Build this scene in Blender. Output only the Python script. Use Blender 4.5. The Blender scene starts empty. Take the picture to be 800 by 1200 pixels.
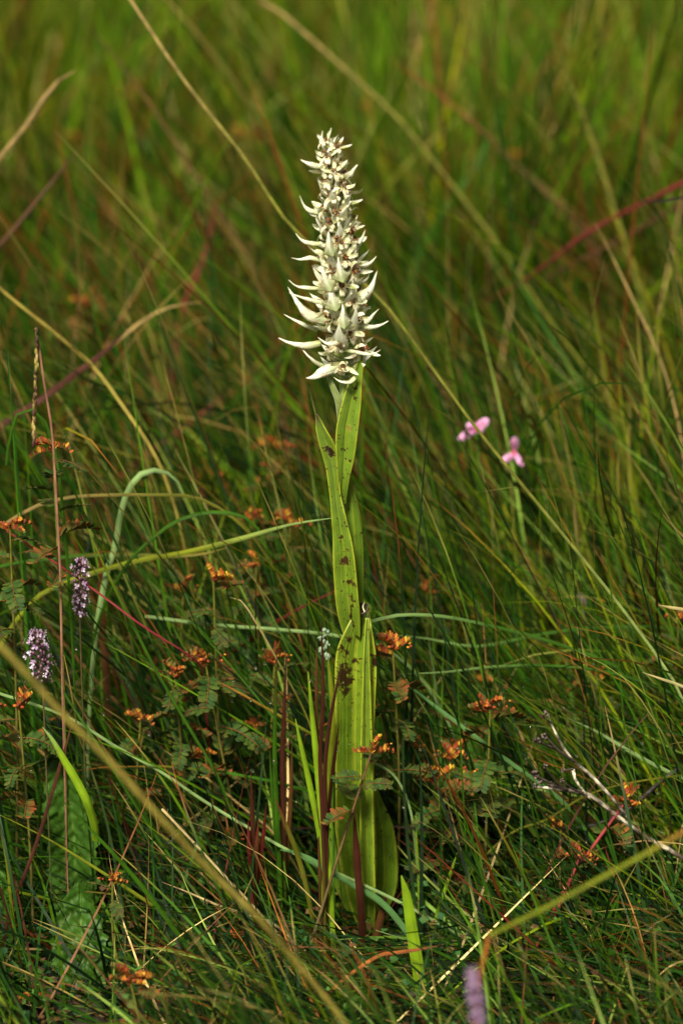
import bpy, math, random
import numpy as np
from mathutils import Vector, Matrix, noise
from math import radians, sin, cos, pi

S = bpy.context.scene
COL = S.collection
RNG = random.Random(7)

# ---------------------------------------------------------------- camera
CAM = Vector((0.0, -1.82, 0.888))
PITCH = radians(17.0)
FPX = 600.0 / math.tan(radians(10.75))          # focal length in photo pixels (800x1200)
cam = bpy.data.cameras.new("camera"); camo = bpy.data.objects.new("camera", cam); COL.objects.link(camo)
camo.location = CAM; camo.rotation_euler = (radians(90) - PITCH, 0, 0)
cam.sensor_fit = 'VERTICAL'; cam.sensor_height = 36.0
cam.lens = 18.0 / math.tan(radians(10.75)); cam.clip_end = 500; cam.clip_start = 0.01
cam.dof.use_dof = True; cam.dof.focus_distance = 1.90; cam.dof.aperture_fstop = 4.0
S.camera = camo

# ---------------------------------------------------------------- world, sun, exposure
SUN_EL, SUN_AZ = 50.0, 200.0     # azimuth clockwise from +Y: high, a little behind the camera, from the left
w = bpy.data.worlds.new("World"); S.world = w; w.use_nodes = True
nt = w.node_tree; nt.nodes.clear()
sky = nt.nodes.new('ShaderNodeTexSky'); sky.sky_type = 'NISHITA'; sky.sun_disc = False
sky.sun_elevation = radians(SUN_EL); sky.sun_rotation = radians(SUN_AZ)
sky.air_density = 1.0; sky.dust_density = 4.0; sky.ozone_density = 0.6
hs = nt.nodes.new('ShaderNodeHueSaturation'); hs.inputs['Saturation'].default_value = 0.12   # thin cloud: nearly white sky
bg = nt.nodes.new('ShaderNodeBackground'); bg.inputs['Strength'].default_value = 0.05
wo = nt.nodes.new('ShaderNodeOutputWorld')
nt.links.new(sky.outputs[0], hs.inputs['Color']); wb = nt.nodes.new('ShaderNodeVectorMath'); wb.operation = 'MULTIPLY'; wb.inputs[1].default_value = (1.0, .96, .80)   # warm daylight balance, the same over the whole sky
nt.links.new(hs.outputs[0], wb.inputs[0]); nt.links.new(wb.outputs[0], bg.inputs['Color']); nt.links.new(bg.outputs[0], wo.inputs[0])
sl = bpy.data.lights.new("sun", 'SUN'); sl.energy = 4.0; sl.angle = radians(14); sl.color = (1.0, 0.94, 0.74)
so = bpy.data.objects.new("sun", sl); COL.objects.link(so)
sd = Vector((sin(radians(SUN_AZ)) * cos(radians(SUN_EL)), cos(radians(SUN_AZ)) * cos(radians(SUN_EL)), sin(radians(SUN_EL))))
so.rotation_euler = sd.to_track_quat('Z', 'Y').to_euler(); so.location = (0, 0, 3)
S.view_settings.view_transform = 'Standard'; S.view_settings.look = 'None'
S.view_settings.exposure = 1.12; S.view_settings.gamma = 1.0
S.cycles.max_bounces = 6; S.cycles.diffuse_bounces = 3; S.cycles.transparent_max_bounces = 8; S.cycles.use_denoising = True

# ---------------------------------------------------------------- picture <-> place
cp, sp = cos(PITCH), sin(PITCH)
def P(px, py, Y=0.0):
    """the point at depth Y (metres behind the orchid) that the photograph shows at this pixel"""
    x, z = (px - 400.0) / FPX, -(py - 600.0) / FPX
    d = Vector((x, cp + z * sp, -sp + z * cp))
    return CAM + d * ((Y - CAM.y) / d.y)
def mpp(Y): return (Y - CAM.y) / cp / FPX       # metres per photo pixel there (about)
def proj(co):
    """arrays of world points -> photo pixels"""
    x = co[..., 0] - CAM.x; y = co[..., 1] - CAM.y; z = co[..., 2] - CAM.z
    dep = y * cp - z * sp; up = y * sp + z * cp
    dep = np.where(dep < 1e-3, 1e-3, dep)
    return 400 + x / dep * FPX, 600 - up / dep * FPX

def tag(o, label=None, cat=None, group=None, kind=None):
    if label: o['label'] = label
    if cat: o['category'] = cat
    if group: o['group'] = group
    if kind: o['kind'] = kind
    return o
def empty(name, loc=(0, 0, 0)):
    o = bpy.data.objects.new(name, None); COL.objects.link(o); o.location = loc; o.empty_display_size = 0.01; return o

def mesh_from(name, V, F, C=None, UV=None, smooth=True):
    """V (n,3), F (m,4) quads or list; C (n,3) colours per vertex; UV (n,2) per vertex"""
    me = bpy.data.meshes.new(name)
    V = np.asarray(V, np.float32)
    F = [tuple(f) for f in F] if not isinstance(F, np.ndarray) else F
    if isinstance(F, np.ndarray):
        n, k = F.shape
        me.vertices.add(len(V)); me.vertices.foreach_set('co', V.ravel())
        me.loops.add(n * k); me.loops.foreach_set('vertex_index', F.ravel().astype(np.int32))
        me.polygons.add(n); me.polygons.foreach_set('loop_start', np.arange(0, n * k, k, dtype=np.int32))
        li = F.ravel()
    else:
        me.from_pydata([tuple(map(float, v)) for v in V], [], F)
        li = np.concatenate([np.array(f) for f in F])
    me.update(calc_edges=True)
    if C is not None:
        a = me.color_attributes.new('Col', 'FLOAT_COLOR', 'POINT')
        c4 = np.ones((len(V), 4), np.float32); c4[:, :3] = C; a.data.foreach_set('color', c4.ravel())
    if UV is not None:
        uv = me.uv_layers.new(name='UVMap'); uv.data.foreach_set('uv', np.asarray(UV, np.float32)[li].ravel())
    me.polygons.foreach_set('use_smooth', np.full(len(me.polygons), smooth)); me.update()
    return me
def link(name, me, mat, parent=None):
    if mat and not me.materials: me.materials.append(mat)
    o = bpy.data.objects.new(name, me); COL.objects.link(o)
    if parent:
        o.parent = parent; o.matrix_parent_inverse = Matrix.Identity(4)
    return o

# ---------------------------------------------------------------- materials
def new_mat(name):
    m = bpy.data.materials.new(name); m.use_nodes = True; t = m.node_tree; t.nodes.clear()
    return m, t, t.nodes.new
def leaf_mat(name, rough=0.42, trans=0.3, trans_gain=1.3, stripes=0.0, mottle=0.25, mscale=60.0, bump=0.3, spots=0.0, spec=0.5, stripe_f=40.0, vein_col=0.0):
    m, t, N = new_mat(name); L = t.links.new
    at = N('ShaderNodeAttribute'); at.attribute_name = 'Col'
    tc = N('ShaderNodeTexCoord')
    nz = N('ShaderNodeTexNoise'); nz.inputs['Scale'].default_value = mscale; nz.inputs['Detail'].default_value = 4
    L(tc.outputs['Object'], nz.inputs['Vector'])
    mr = N('ShaderNodeMapRange'); mr.inputs[1].default_value = 0.3; mr.inputs[2].default_value = 0.7
    mr.inputs[3].default_value = 1 - mottle; mr.inputs[4].default_value = 1 + mottle
    L(nz.outputs['Fac'], mr.inputs[0])
    mul = N('ShaderNodeVectorMath'); mul.operation = 'SCALE'; L(at.outputs['Color'], mul.inputs[0]); L(mr.outputs[0], mul.inputs['Scale'])
    colour = mul.outputs[0]
    uv = N('ShaderNodeUVMap'); sx = N('ShaderNodeSeparateXYZ'); L(uv.outputs[0], sx.inputs[0])
    hgt = nz.outputs['Fac']
    if stripes:
        wv = N('ShaderNodeMath'); wv.operation = 'MULTIPLY'; wv.inputs[1].default_value = stripe_f; L(sx.outputs[0], wv.inputs[0])
        cxyz = N('ShaderNodeCombineXYZ'); L(wv.outputs[0], cxyz.inputs[0]); L(sx.outputs[1], cxyz.inputs[1])
        sno = N('ShaderNodeTexNoise'); sno.inputs['Scale'].default_value = .42; sno.inputs['Detail'].default_value = 2; L(cxyz.outputs[0], sno.inputs['Vector'])
        sn = N('ShaderNodeMapRange'); sn.inputs[1].default_value = .32; sn.inputs[2].default_value = .68; sn.inputs[3].default_value = -1; L(sno.outputs['Fac'], sn.inputs[0])
        ma = N('ShaderNodeMath'); ma.operation = 'MULTIPLY_ADD'; ma.inputs[1].default_value = stripes; L(sn.outputs[0], ma.inputs[0]); L(nz.outputs['Fac'], ma.inputs[2])
        hgt = ma.outputs[0]
        if vein_col:
            mr2 = N('ShaderNodeMapRange'); mr2.inputs[1].default_value = -1; mr2.inputs[2].default_value = 1
            mr2.inputs[3].default_value = 1 - vein_col; mr2.inputs[4].default_value = 1 + vein_col; L(sn.outputs[0], mr2.inputs[0])
            m2 = N('ShaderNodeVectorMath'); m2.operation = 'SCALE'; L(colour, m2.inputs[0]); L(mr2.outputs[0], m2.inputs['Scale']); colour = m2.outputs[0]
    if spots:
        vo = N('ShaderNodeTexNoise'); vo.inputs['Scale'].default_value = 420; vo.inputs['Detail'].default_value = 1; L(tc.outputs['Object'], vo.inputs['Vector'])
        lt = N('ShaderNodeMapRange'); lt.inputs[1].default_value = 0.745 - spots * .1; lt.inputs[2].default_value = 0.78 - spots * .1; L(vo.outputs['Fac'], lt.inputs[0])
        mx = N('ShaderNodeMix'); mx.data_type = 'RGBA'; L(lt.outputs[0], mx.inputs['Factor']); L(colour, mx.inputs['A']); mx.inputs['B'].default_value = (0.05, 0.022, 0.008, 1)
        colour = mx.outputs['Result']
    b = N('ShaderNodeBsdfPrincipled'); b.inputs['Roughness'].default_value = rough; b.inputs['Specular IOR Level'].default_value = spec
    L(colour, b.inputs['Base Color'])
    if bump:
        bp = N('ShaderNodeBump'); bp.inputs['Strength'].default_value = bump; bp.inputs['Distance'].default_value = 0.001
        L(hgt, bp.inputs['Height']); L(bp.outputs[0], b.inputs['Normal'])
    out = N('ShaderNodeOutputMaterial')
    if trans:
        tr = N('ShaderNodeBsdfTranslucent'); g = N('ShaderNodeVectorMath'); g.operation = 'MULTIPLY'; g.inputs[1].default_value = (trans_gain, trans_gain, trans_gain * .55)
        L(colour, g.inputs[0]); L(g.outputs[0], tr.inputs['Color'])
        mxs = N('ShaderNodeMixShader'); mxs.inputs[0].default_value = trans; L(b.outputs[0], mxs.inputs[1]); L(tr.outputs[0], mxs.inputs[2]); L(mxs.outputs[0], out.inputs[0])
    else: L(b.outputs[0], out.inputs[0])
    return m
M = {
 'grass': leaf_mat('grass_blade_green', .5, .20, 1.4, mottle=.25, mscale=35, bump=0, spec=.09),
 'herograss': leaf_mat('long_grass', .45, .24, 1.4, spec=.22, stripes=1.2, mottle=.28, mscale=50, bump=.5, stripe_f=30),
 'straw': leaf_mat('dry_straw', .6, .12, 1.2, spec=.2, stripes=1.0, mottle=.4, mscale=90, bump=.5, stripe_f=22),
 'orchid': leaf_mat('orchid_leaf', .40, .26, 1.3, stripes=1.1, mottle=.16, mscale=120, bump=.6, spots=.62, stripe_f=90, vein_col=.14, spec=.45),
 'bract': leaf_mat('orchid_bract', .5, .25, 1.1, stripes=.7, mottle=.10, mscale=250, bump=.35, spots=.30, stripe_f=26, vein_col=.05),
 'floret': leaf_mat('orchid_petal', .5, .25, 1.1, mottle=.14, mscale=300, bump=.3, spots=.55),
 'column': leaf_mat('withered_column', .6, .0, mottle=.6, mscale=500, bump=.8),
 'pinna': leaf_mat('pinnate_leaflet', .6, .15, 1.4, mottle=.30, mscale=180, bump=.4, spec=.08),
 'broad': leaf_mat('broad_leaf', .5, .15, 1.5, mottle=.25, mscale=90, bump=.8, spec=.2),
 'stem': leaf_mat('plant_stem', .5, .0, mottle=.35, mscale=160, bump=.5),
 'wood': leaf_mat('dead_twig_bark', .6, .0, mottle=.75, mscale=220, bump=1.0),
 'fargrass': leaf_mat('far_meadow_grass', .65, .30, 1.5, mottle=.2, mscale=20, bump=0, spec=.03),
 'petal': leaf_mat('thin_petal', .55, .35, 1.0, mottle=.12, mscale=200, bump=.2),
 'litter': leaf_mat('dead_litter', .7, .1, mottle=.5, mscale=70, bump=.6),
}
def soil_mat():
    m, t, N = new_mat('peaty_soil'); L = t.links.new
    tc = N('ShaderNodeTexCoord'); nz = N('ShaderNodeTexNoise'); nz.inputs['Scale'].default_value = 30; nz.inputs['Detail'].default_value = 8
    L(tc.outputs['Object'], nz.inputs['Vector']); cr = N('ShaderNodeValToRGB')
    cr.color_ramp.elements[0].position = .35; cr.color_ramp.elements[0].color = (.012, .009, .005, 1)
    cr.color_ramp.elements[1].position = .7; cr.color_ramp.elements[1].color = (.045, .034, .016, 1)
    L(nz.outputs['Fac'], cr.inputs[0]); b = N('ShaderNodeBsdfPrincipled'); b.inputs['Roughness'].default_value = .9
    L(cr.outputs[0], b.inputs['Base Color']); bp = N('ShaderNodeBump'); bp.inputs['Distance'].default_value = .01
    L(nz.outputs['Fac'], bp.inputs['Height']); L(bp.outputs[0], b.inputs['Normal'])
    o = N('ShaderNodeOutputMaterial'); L(b.outputs[0], o.inputs[0]); return m
m, t, N = new_mat('dew_water'); g = N('ShaderNodeBsdfPrincipled'); g.inputs['Roughness'].default_value = 0.02
g.inputs['Transmission Weight'].default_value = 1.0; g.inputs['IOR'].default_value = 1.33; g.inputs['Base Color'].default_value = (1, 1, 1, 1)
o = N('ShaderNodeOutputMaterial'); t.links.new(g.outputs[0], o.inputs[0]); M['dew'] = m

# ---------------------------------------------------------------- the ground
def gz(x, y): return 0.012 * sin(x * 5.1 + 1) * cos(y * 4.3) + 0.006 * sin(x * 17 + y * 13)
near = np.linspace(-4, 4, 121); far = np.array([5, 7, 10, 16, 30, 60, 120, 250.])
gx = np.concatenate([-far[::-1], near, far]); gy = np.concatenate([-far[::-1], near, far]) + 2
X, Y_ = np.meshgrid(gx, gy, indexing='ij'); Zg = np.vectorize(gz)(X, Y_) - .012
n1, n2 = X.shape; idx = np.arange(n1 * n2).reshape(n1, n2)
F = np.stack([idx[:-1, :-1], idx[1:, :-1], idx[1:, 1:], idx[:-1, 1:]], -1).reshape(-1, 4)
go = link('ground', mesh_from('ground', np.stack([X, Y_, Zg], -1).reshape(-1, 3), F), soil_mat())
tag(go, 'dark peaty soil under all the meadow grass', 'ground', kind='structure')

# ---------------------------------------------------------------- shape helpers
def spline(pts, n):
    """Catmull-Rom through rows of any width, n samples spaced evenly by length"""
    pts = np.asarray(pts, float)
    if len(pts) == 2: pts = np.array([pts[0], (pts[0] + pts[1]) / 2, pts[1]])
    p = np.vstack([2 * pts[0] - pts[1], pts, 2 * pts[-1] - pts[-2]])
    out = []
    for i in range(1, len(p) - 2):
        for u in np.linspace(0, 1, 12, endpoint=False):
            a, b, c, d = p[i - 1:i + 3]
            out.append(.5 * ((2 * b) + (c - a) * u + (2 * a - 5 * b + 4 * c - d) * u * u + (3 * b - a - 3 * c + d) * u ** 3))
    out.append(p[-2]); out = np.array(out)
    s = np.concatenate([[0], np.cumsum(np.linalg.norm(np.diff(out[:, :3], axis=0), axis=1))])
    q = np.linspace(0, s[-1], n)
    return np.stack([np.interp(q, s, out[:, k]) for k in range(out.shape[1])], 1), s[-1]

def ribbon(name, pts, widths, nseg=40, na=2, fold=.25, roll=0.0, wave=0.0, wavef=60, colfn=None, twist=0.0, rel=None, seed=0):
    """pts: world Vectors tip..base; widths metres at each.  A V-folded strip whose face is turned `roll` from the camera.
    Vertex positions are relative to `rel`."""
    rows = [list(p) + [w] for p, w in zip(pts, widths)]
    sp_, Ln = spline(rows, nseg + 1)
    C = sp_[:, :3]; W = np.maximum(sp_[:, 3], .0002)
    T = np.gradient(C, axis=0); T /= np.linalg.norm(T, axis=1)[:, None] + 1e-12
    view = C - np.array(CAM); view /= np.linalg.norm(view, axis=1)[:, None]
    Sd = np.cross(T, view); ln = np.linalg.norm(Sd, axis=1)[:, None]; Sd /= ln + 1e-9
    Nn = np.cross(Sd, T); Nn /= np.linalg.norm(Nn, axis=1)[:, None] + 1e-9        # away from / to the camera
    t = np.linspace(0, 1, nseg + 1)
    r = roll + twist * (t - .5); cr, sr = np.cos(r)[:, None], np.sin(r)[:, None]
    S2 = Sd * cr + Nn * sr; N2 = Nn * cr - Sd * sr
    u = np.linspace(-1, 1, na + 1)
    V = C[:, None, :] + S2[:, None, :] * (u[None, :, None] * W[:, None, None] / 2)
    dep = (np.abs(u)[None, :] - .5) * fold * W[:, None]
    if wave:
        rs = np.random.RandomState(seed); ph = rs.rand(4) * 6
        s = t * Ln
        wv = (np.sin(s * wavef + ph[0]) + .6 * np.sin(s * wavef * 1.9 + ph[1]))[:, None] * np.abs(u)[None, :] ** 2
        wv = wv + .3 * np.sin(s * wavef * .6 + ph[2])[:, None] * u[None, :]
        dep = dep + wv * wave
    V = V + N2[:, None, :] * dep[..., None]
    if rel is not None: V = V - np.array(rel)
    idx = np.arange((nseg + 1) * (na + 1)).reshape(nseg + 1, na + 1)
    F = np.stack([idx[:-1, :-1], idx[1:, :-1], idx[1:, 1:], idx[:-1, 1:]], -1).reshape(-1, 4)
    UV = np.stack(np.broadcast_arrays((u[None, :] + 1) / 2, (t * Ln * 10)[:, None]), -1).reshape(-1, 2)
    cols = np.zeros((nseg + 1, na + 1, 3)); 
    for i in range(nseg + 1):
        for j in range(na + 1): cols[i, j] = colfn(t[i], u[j])
    return mesh_from(name, V.reshape(-1, 3), F, cols.reshape(-1, 3), UV)

def tube(pts, radii, ns=6, nseg=24, colfn=None, rel=None, closed=True):
    rows = [list(p) + [r] for p, r in zip(pts, radii)]
    sp_, Ln = spline(rows, nseg + 1); C = sp_[:, :3]; R = np.maximum(sp_[:, 3], .00008)
    T = np.gradient(C, axis=0); T /= np.linalg.norm(T, axis=1)[:, None] + 1e-12
    A = np.array([0.3, -1, 0.21]); A /= np.linalg.norm(A)
    A = np.cross(T, A); A /= np.linalg.norm(A, axis=1)[:, None] + 1e-9; B = np.cross(T, A)
    a = np.linspace(0, 2 * pi, ns, endpoint=False)
    V = C[:, None] + (A[:, None] * np.cos(a)[None, :, None] + B[:, None] * np.sin(a)[None, :, None]) * R[:, None, None]
    if rel is not None: V = V - np.array(rel)
    idx = np.arange((nseg + 1) * ns).reshape(nseg + 1, ns); nx = np.roll(idx, -1, axis=1)
    F = np.stack([idx[:-1], nx[:-1], nx[1:], idx[1:]], -1).reshape(-1, 4)
    t = np.linspace(0, 1, nseg + 1)
    cols = np.array([[colfn(ti)] * ns for ti in t]).reshape(-1, 3)
    return V.reshape(-1, 3), F, cols
class Bag:
    """collects quads from several shapes into one mesh"""
    def __init__(s): s.V = []; s.F = []; s.C = []; s.n = 0
    def add(s, V, F, C):
        V = np.asarray(V, float).reshape(-1, 3); C = np.broadcast_to(np.asarray(C, float), V.shape)
        s.V.append(V); s.F.append(np.asarray(F) + s.n); s.C.append(C); s.n += len(V)
    def mesh(s, name):
        V = np.concatenate(s.V); return mesh_from(name, V, np.concatenate(s.F), np.concatenate(s.C), np.zeros((len(V), 2)))
def mix(a, b, t): t = max(0., min(1., t)); return tuple(x + (y - x) * t for x, y in zip(a, b))
def lump(c, r, n=5, rs=None, jit=.25):
    """little irregular closed ball in quads"""
    V = []; F = []
    for i in range(n + 1):
        th = pi * i / n
        for j in range(6):
            a = j * pi / 3
            k = 1 + (rs.rand() - .5) * 2 * jit if rs is not None else 1
            V.append((c[0] + r[0] * sin(th) * cos(a) * k, c[1] + r[1] * sin(th) * sin(a) * k, c[2] + r[2] * cos(th) * k))
    for i in range(n):
        for j in range(6):
            a = i * 6 + j; b = i * 6 + (j + 1) % 6; F.append((a, a + 6, b + 6, b))
    return np.array(V), np.array(F)

# colours (linear base colours)
G = dict(
 green=(.032, .095, .003), yellow=(.165, .19, .010), lime=(.19, .31, .012), dark=(.012, .036, .004), olive=(.105, .105, .010),
 blue=(.075, .17, .05), pale=(.19, .29, .10), tan=(.25, .17, .06), straw=(.48, .36, .17), brown=(.075, .032, .010),
 red=(.12, .014, .010), maroon=(.050, .014, .008), crimson=(.22, .022, .03), orange=(.30, .09, .02), mustard=(.21, .165, .03), pink=(.26, .12, .08), black=(.018, .012, .010))

def to_ground(pts, extra=True):
    """carry the last bit of a stalk on down into the ground"""
    pts = [Vector(p) for p in pts]
    a, b = pts[-2], pts[-1]
    if b.z > .004:
        d = (b - a).normalized()
        k = 0
        while b.z > .0 and k < 12:
            d = (d + Vector((0, 0, -.55))).normalized(); st = min(.035, max(.01, b.z)) 
            b = b + d * st; 
            if b.z < 0: b.z = -.004
            pts.append(b.copy()); k += 1
        if b.z > 0: pts.append(Vector((b.x + d.x * .02, b.y + d.y * .02, -.004)))
    return pts
def stalk(label, px, wpx, colour, tipc=None, basec=None, name='grass_stalk', cat='grass stalk', mat='herograss', roll=None, group=None, ground=True, parent=None, fold=.45, blade=True, nseg=36):
    """one long blade traced tip -> base as (px, py, Y)"""
    pts = [P(*p) for p in px]; n0 = len(pts)
    W = []
    for i, p in enumerate(px):
        t = i / max(1, len(px) - 1)
        prof = min(1, .12 + 2.2 * t) if blade else 1
        W.append(wpx * mpp(p[2]) * prof)
    if ground:
        pts = to_ground(pts); W += [W[-1] * max(.35, .9 - .12 * k_) for k_ in range(len(pts) - n0)]
    base = pts[-1].copy() if parent is None else Vector((0, 0, 0))
    c = G[colour]; tc = G[tipc] if tipc else c; bc = G[basec] if basec else c
    rr = random.Random(label or str(px)); roll = rr.uniform(-.7, .7) if roll is None else roll
    def cf(t, u):
        k = c if t > .25 else mix(tc, c, t / .25)
        if t > .6: k = mix(c, bc, (t - .6) / .3)
        f = 1.12 if u == 0 else .95
        return tuple(x * f for x in k)
    me = ribbon(name, pts, W, nseg=nseg, na=2, fold=fold, roll=roll, twist=rr.uniform(-.8, .8), colfn=cf, rel=base)
    o = link(name, me, M[mat], parent); o.location = base
    if parent is None: tag(o, label, cat, group)
    elif label: o['label'] = label
    return o

# ================================================================ THE ORCHID
A0 = P(430, 1106, 0.0); A0.z = 0.0
orchid = empty('satyr_orchid', A0)
orchid['label'] = 'tall white flowered orchid spike rising from broad yellow green leaves clasping one stem'; orchid['category'] = 'orchid'
def ow(px, py, Y=0.0): return P(px, py, Y)
LEAFG = (.20, .30, .016); LEAFY = (.36, .41, .03); LEAFD = (.13, .235, .014); ROT = (.035, .012, .004)
def orchid_leaf(px, mid=LEAFG, nseg=150, na=16, fold=.35, roll=0., wave=.0006, spots=(), margin=LEAFY, seed=1, twist=0., tipc=None, fsym=True):
    pts = [ow(a, b, c) for a, b, c, d in px]; W = [d * mpp(c) for a, b, c, d in px]
    rows, _ = spline([[a, b, d] for a, b, c, d in px], nseg + 1)
    # pixel track by equal 3-D length is near enough the same for marks
    def cf(t, u):
        i = int(round(t * nseg)); cx, cy, ww = rows[i]
        j = min(i + 1, nseg); k = max(i - 1, 0); dx, dy = rows[j][0] - rows[k][0], rows[j][1] - rows[k][1]; l = math.hypot(dx, dy) + 1e-6
        X = cx - dy / l * u * ww / 2 * -1; Yp = cy + dx / l * u * ww / 2 * -1
        X = cx + u * ww / 2
        e = abs(u)
        c = mix(mid, LEAFD, .5 + .5 * noise.noise(Vector((u * 1.6 + seed, t * 6, 0))))
        if e < .08: c = mix(c, LEAFY, .55)
        if e > .86: c = mix(c, margin, (e - .86) / .1)
        nn = noise.noise(Vector((X * .12, Yp * .12, seed))) + .5 * noise.noise(Vector((X * .5, Yp * .5, seed)))
        for (sx, sy, rx, ry, col) in spots:
            q = math.hypot((X - sx) / rx, (Yp - sy) / ry) * (1 + .9 * nn) + nn * .5
            if q < 1: c = mix(c, col, min(1, (1 - q) * 6))
            elif q < 1.5: c = mix(c, LEAFY, (1.5 - q) * 1.2)
        if tipc and t < .06: c = mix(tipc, c, t / .06)
        return c
    me = ribbon('leaf', pts, W, nseg=nseg, na=na, fold=fold, roll=roll, twist=twist, wave=wave, wavef=110, colfn=cf, rel=A0, seed=seed)
    o = link('leaf', me, M['orchid'], orchid)
    s = o.modifiers.new('thickness', 'SOLIDIFY'); s.thickness = .0007; s.offset = 0
    return o
# stem, base to the top of the spike
V, F, C = tube([ow(x, y, z) - A0 for x, y, z in [(430, 1110, .004), (425, 1000, .006), (418, 880, .007), (413, 760, .007), (407, 660, .006), (402, 590, .006), (401, 520, .008), (403, 445, .006), (402, 380, .0), (397, 300, 0), (391, 220, 0), (388, 172, 0)]],
    [.0075, .0062, .0055, .0045, .0040, .0036, .0034, .0034, .0034, .003, .0022, .0014], ns=14, nseg=90, colfn=lambda t: mix((.20, .30, .03), (.26, .33, .09), t))
V[:, 2] = np.maximum(V[:, 2], -A0.z - .003)
link('stem', mesh_from('stem', V, F, C, np.zeros((len(V), 2))), M['stem'], orchid)
# lower leaves (x, y, depth, width px)
orchid_leaf([(436, 905, .012, 2), (441, 935, .012, 10), (447, 968, .012, 26), (450, 1005, .012, 32), (449, 1040, .010, 32), (441, 1068, .006, 22), (433, 1090, .004, 12)], mid=(.17, .29, .016), fold=.2, roll=.02, wave=.0004, seed=3)
orchid_leaf([(391, 838, .02, 3), (390, 880, .02, 14), (391, 925, .02, 24), (395, 975, .018, 32), (402, 1020, .014, 34), (414, 1060, .01, 24), (424, 1092, .006, 12)], mid=(.13, .24, .014), fold=.3, roll=-.15, wave=.0006, seed=5)
orchid_leaf([(426, 707, -.004, 11), (424, 722, -.006, 20), (420, 742, -.009, 34), (417, 765, -.011, 47), (416, 795, -.012, 49), (415, 845, -.012, 47), (415, 900, -.012, 46), (416, 950, -.012, 47), (419, 1000, -.012, 44), (424, 1050, -.010, 34), (429, 1085, -.006, 20), (431, 1100, -.003, 14)],
    fold=-.42, roll=.05, wave=.0009, seed=2, nseg=260, na=26, tipc=(.02, .012, .008),
    spots=[(403, 779, 9.5, 16, ROT), (409, 752, 2.2, 2.6, ROT), (415, 764, 3, 3, ROT), (433, 772, 3.0, 7.5, (.12, .05, .015)), (438, 763, 3.0, 4.5, ROT), (426, 781, 5, 1.9, (.06, .02, .006)), (412, 741, 1.8, 2.0, ROT), (404, 745, 1.6, 1.8, ROT), (421, 718, 3, 3, ROT), (416, 722, 1.7, 9, ROT)])
# light sheath strip up the lower front
orchid_leaf([(430, 724, -.020, 3), (429, 770, -.024, 7), (429, 830, -.025, 11), (429, 880, -.026, 14), (429, 940, -.026, 16), (430, 1000, -.026, 17), (431, 1050, -.024, 17), (431, 1088, -.015, 15), (431, 1102, -.006, 12)], mid=(.23, .34, .028), fold=-.6, roll=.1, wave=.0002, seed=8, na=8)
# right middle leaf, then the clasping left one in front, then the top one
orchid_leaf([(407, 553, -.004, 2), (411, 580, -.002, 10), (414, 610, .0, 17), (416, 645, .0, 20), (416, 685, .0, 20), (419, 712, .0, 14), (424, 738, .0, 8)], mid=(.16, .28, .014), margin=(.30, .40, .03), fold=.3, roll=.05, wave=.0003, seed=11, na=10)
orchid_leaf([(371, 485, -.008, 2), (376, 503, -.009, 11), (385, 527, -.010, 18), (390, 550, -.010, 15), (393, 580, -.011, 13), (398, 612, -.013, 18), (403, 650, -.014, 25), (406, 690, -.014, 27), (409, 720, -.013, 26), (413, 745, -.008, 18)],
    mid=(.20, .30, .022), fold=-.35, roll=-.15, wave=.0007, seed=13, nseg=200, na=18, tipc=(.06, .02, .01),
    spots=[(386, 527, 4.5, 5, ROT), (403, 650, 5, 6.5, (.07, .03, .01)), (400, 624, 2, 2.6, ROT), (403, 606, 1.5, 1.8, ROT), (409, 676, 4.5, 2.6, ROT), (412, 694, 1.5, 9, ROT), (411, 715, 1.5, 9, ROT), (409, 733, 5, 1.4, ROT), (394, 603, 1.6, 2.2, ROT)])
orchid_leaf([(424, 408, -.004, 2), (421, 428, -.006, 8), (416, 448, -.008, 15), (411, 475, -.010, 22), (406, 505, -.012, 25), (404, 535, -.012, 21), (402, 560, -.012, 14), (400, 590, -.008, 10)],
    mid=(.20, .31, .022), fold=-.35, roll=.1, wave=.0003, seed=17, nseg=160, na=14,
    spots=[(418, 451, 1.4, 2.4, ROT), (417, 464, 1.2, 1.6, ROT), (410, 499, 2.4, 2.6, (.25, .2, .04)), (400, 523, 1.3, 1.3, ROT), (397, 509, 1, 1, ROT), (411, 536, 1.2, 2, ROT), (403, 557, 1.4, 1.6, ROT)])
# small pale leaf drooping beside the stem under the flowers
orchid_leaf([(383, 438, -.006, 3), (389, 452, -.007, 6), (396, 470, -.008, 7), (397, 490, -.006, 4), (397, 498, -.004, 3)], mid=(.45, .52, .25), margin=(.7, .72, .5), fold=.3, wave=.0001, seed=19, na=6, nseg=40)
# chewed dark rim on the top of the big leaf
b = Bag()
rim = [(417, 716, -.010), (422, 719, -.013), (427, 718, -.014), (431, 713, -.012), (431, 707, -.010)]
V, F, C = tube([ow(*p) - A0 for p in rim], [.0004, .0007, .0008, .0006, .0002], ns=5, nseg=14, colfn=lambda t: (.03, .015, .01)); b.add(V, F, C)
V, F, C = tube([ow(*p) - A0 for p in [(427, 717, -.014), (425, 711, -.012), (427, 706, -.010)]], [.0005, .0004, .0001], ns=5, nseg=8, colfn=lambda t: (.5, .45, .3)); b.add(V, F, C)
link('chewed_rim', b.mesh('chewed_rim'), M['stem'], orchid)

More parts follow.
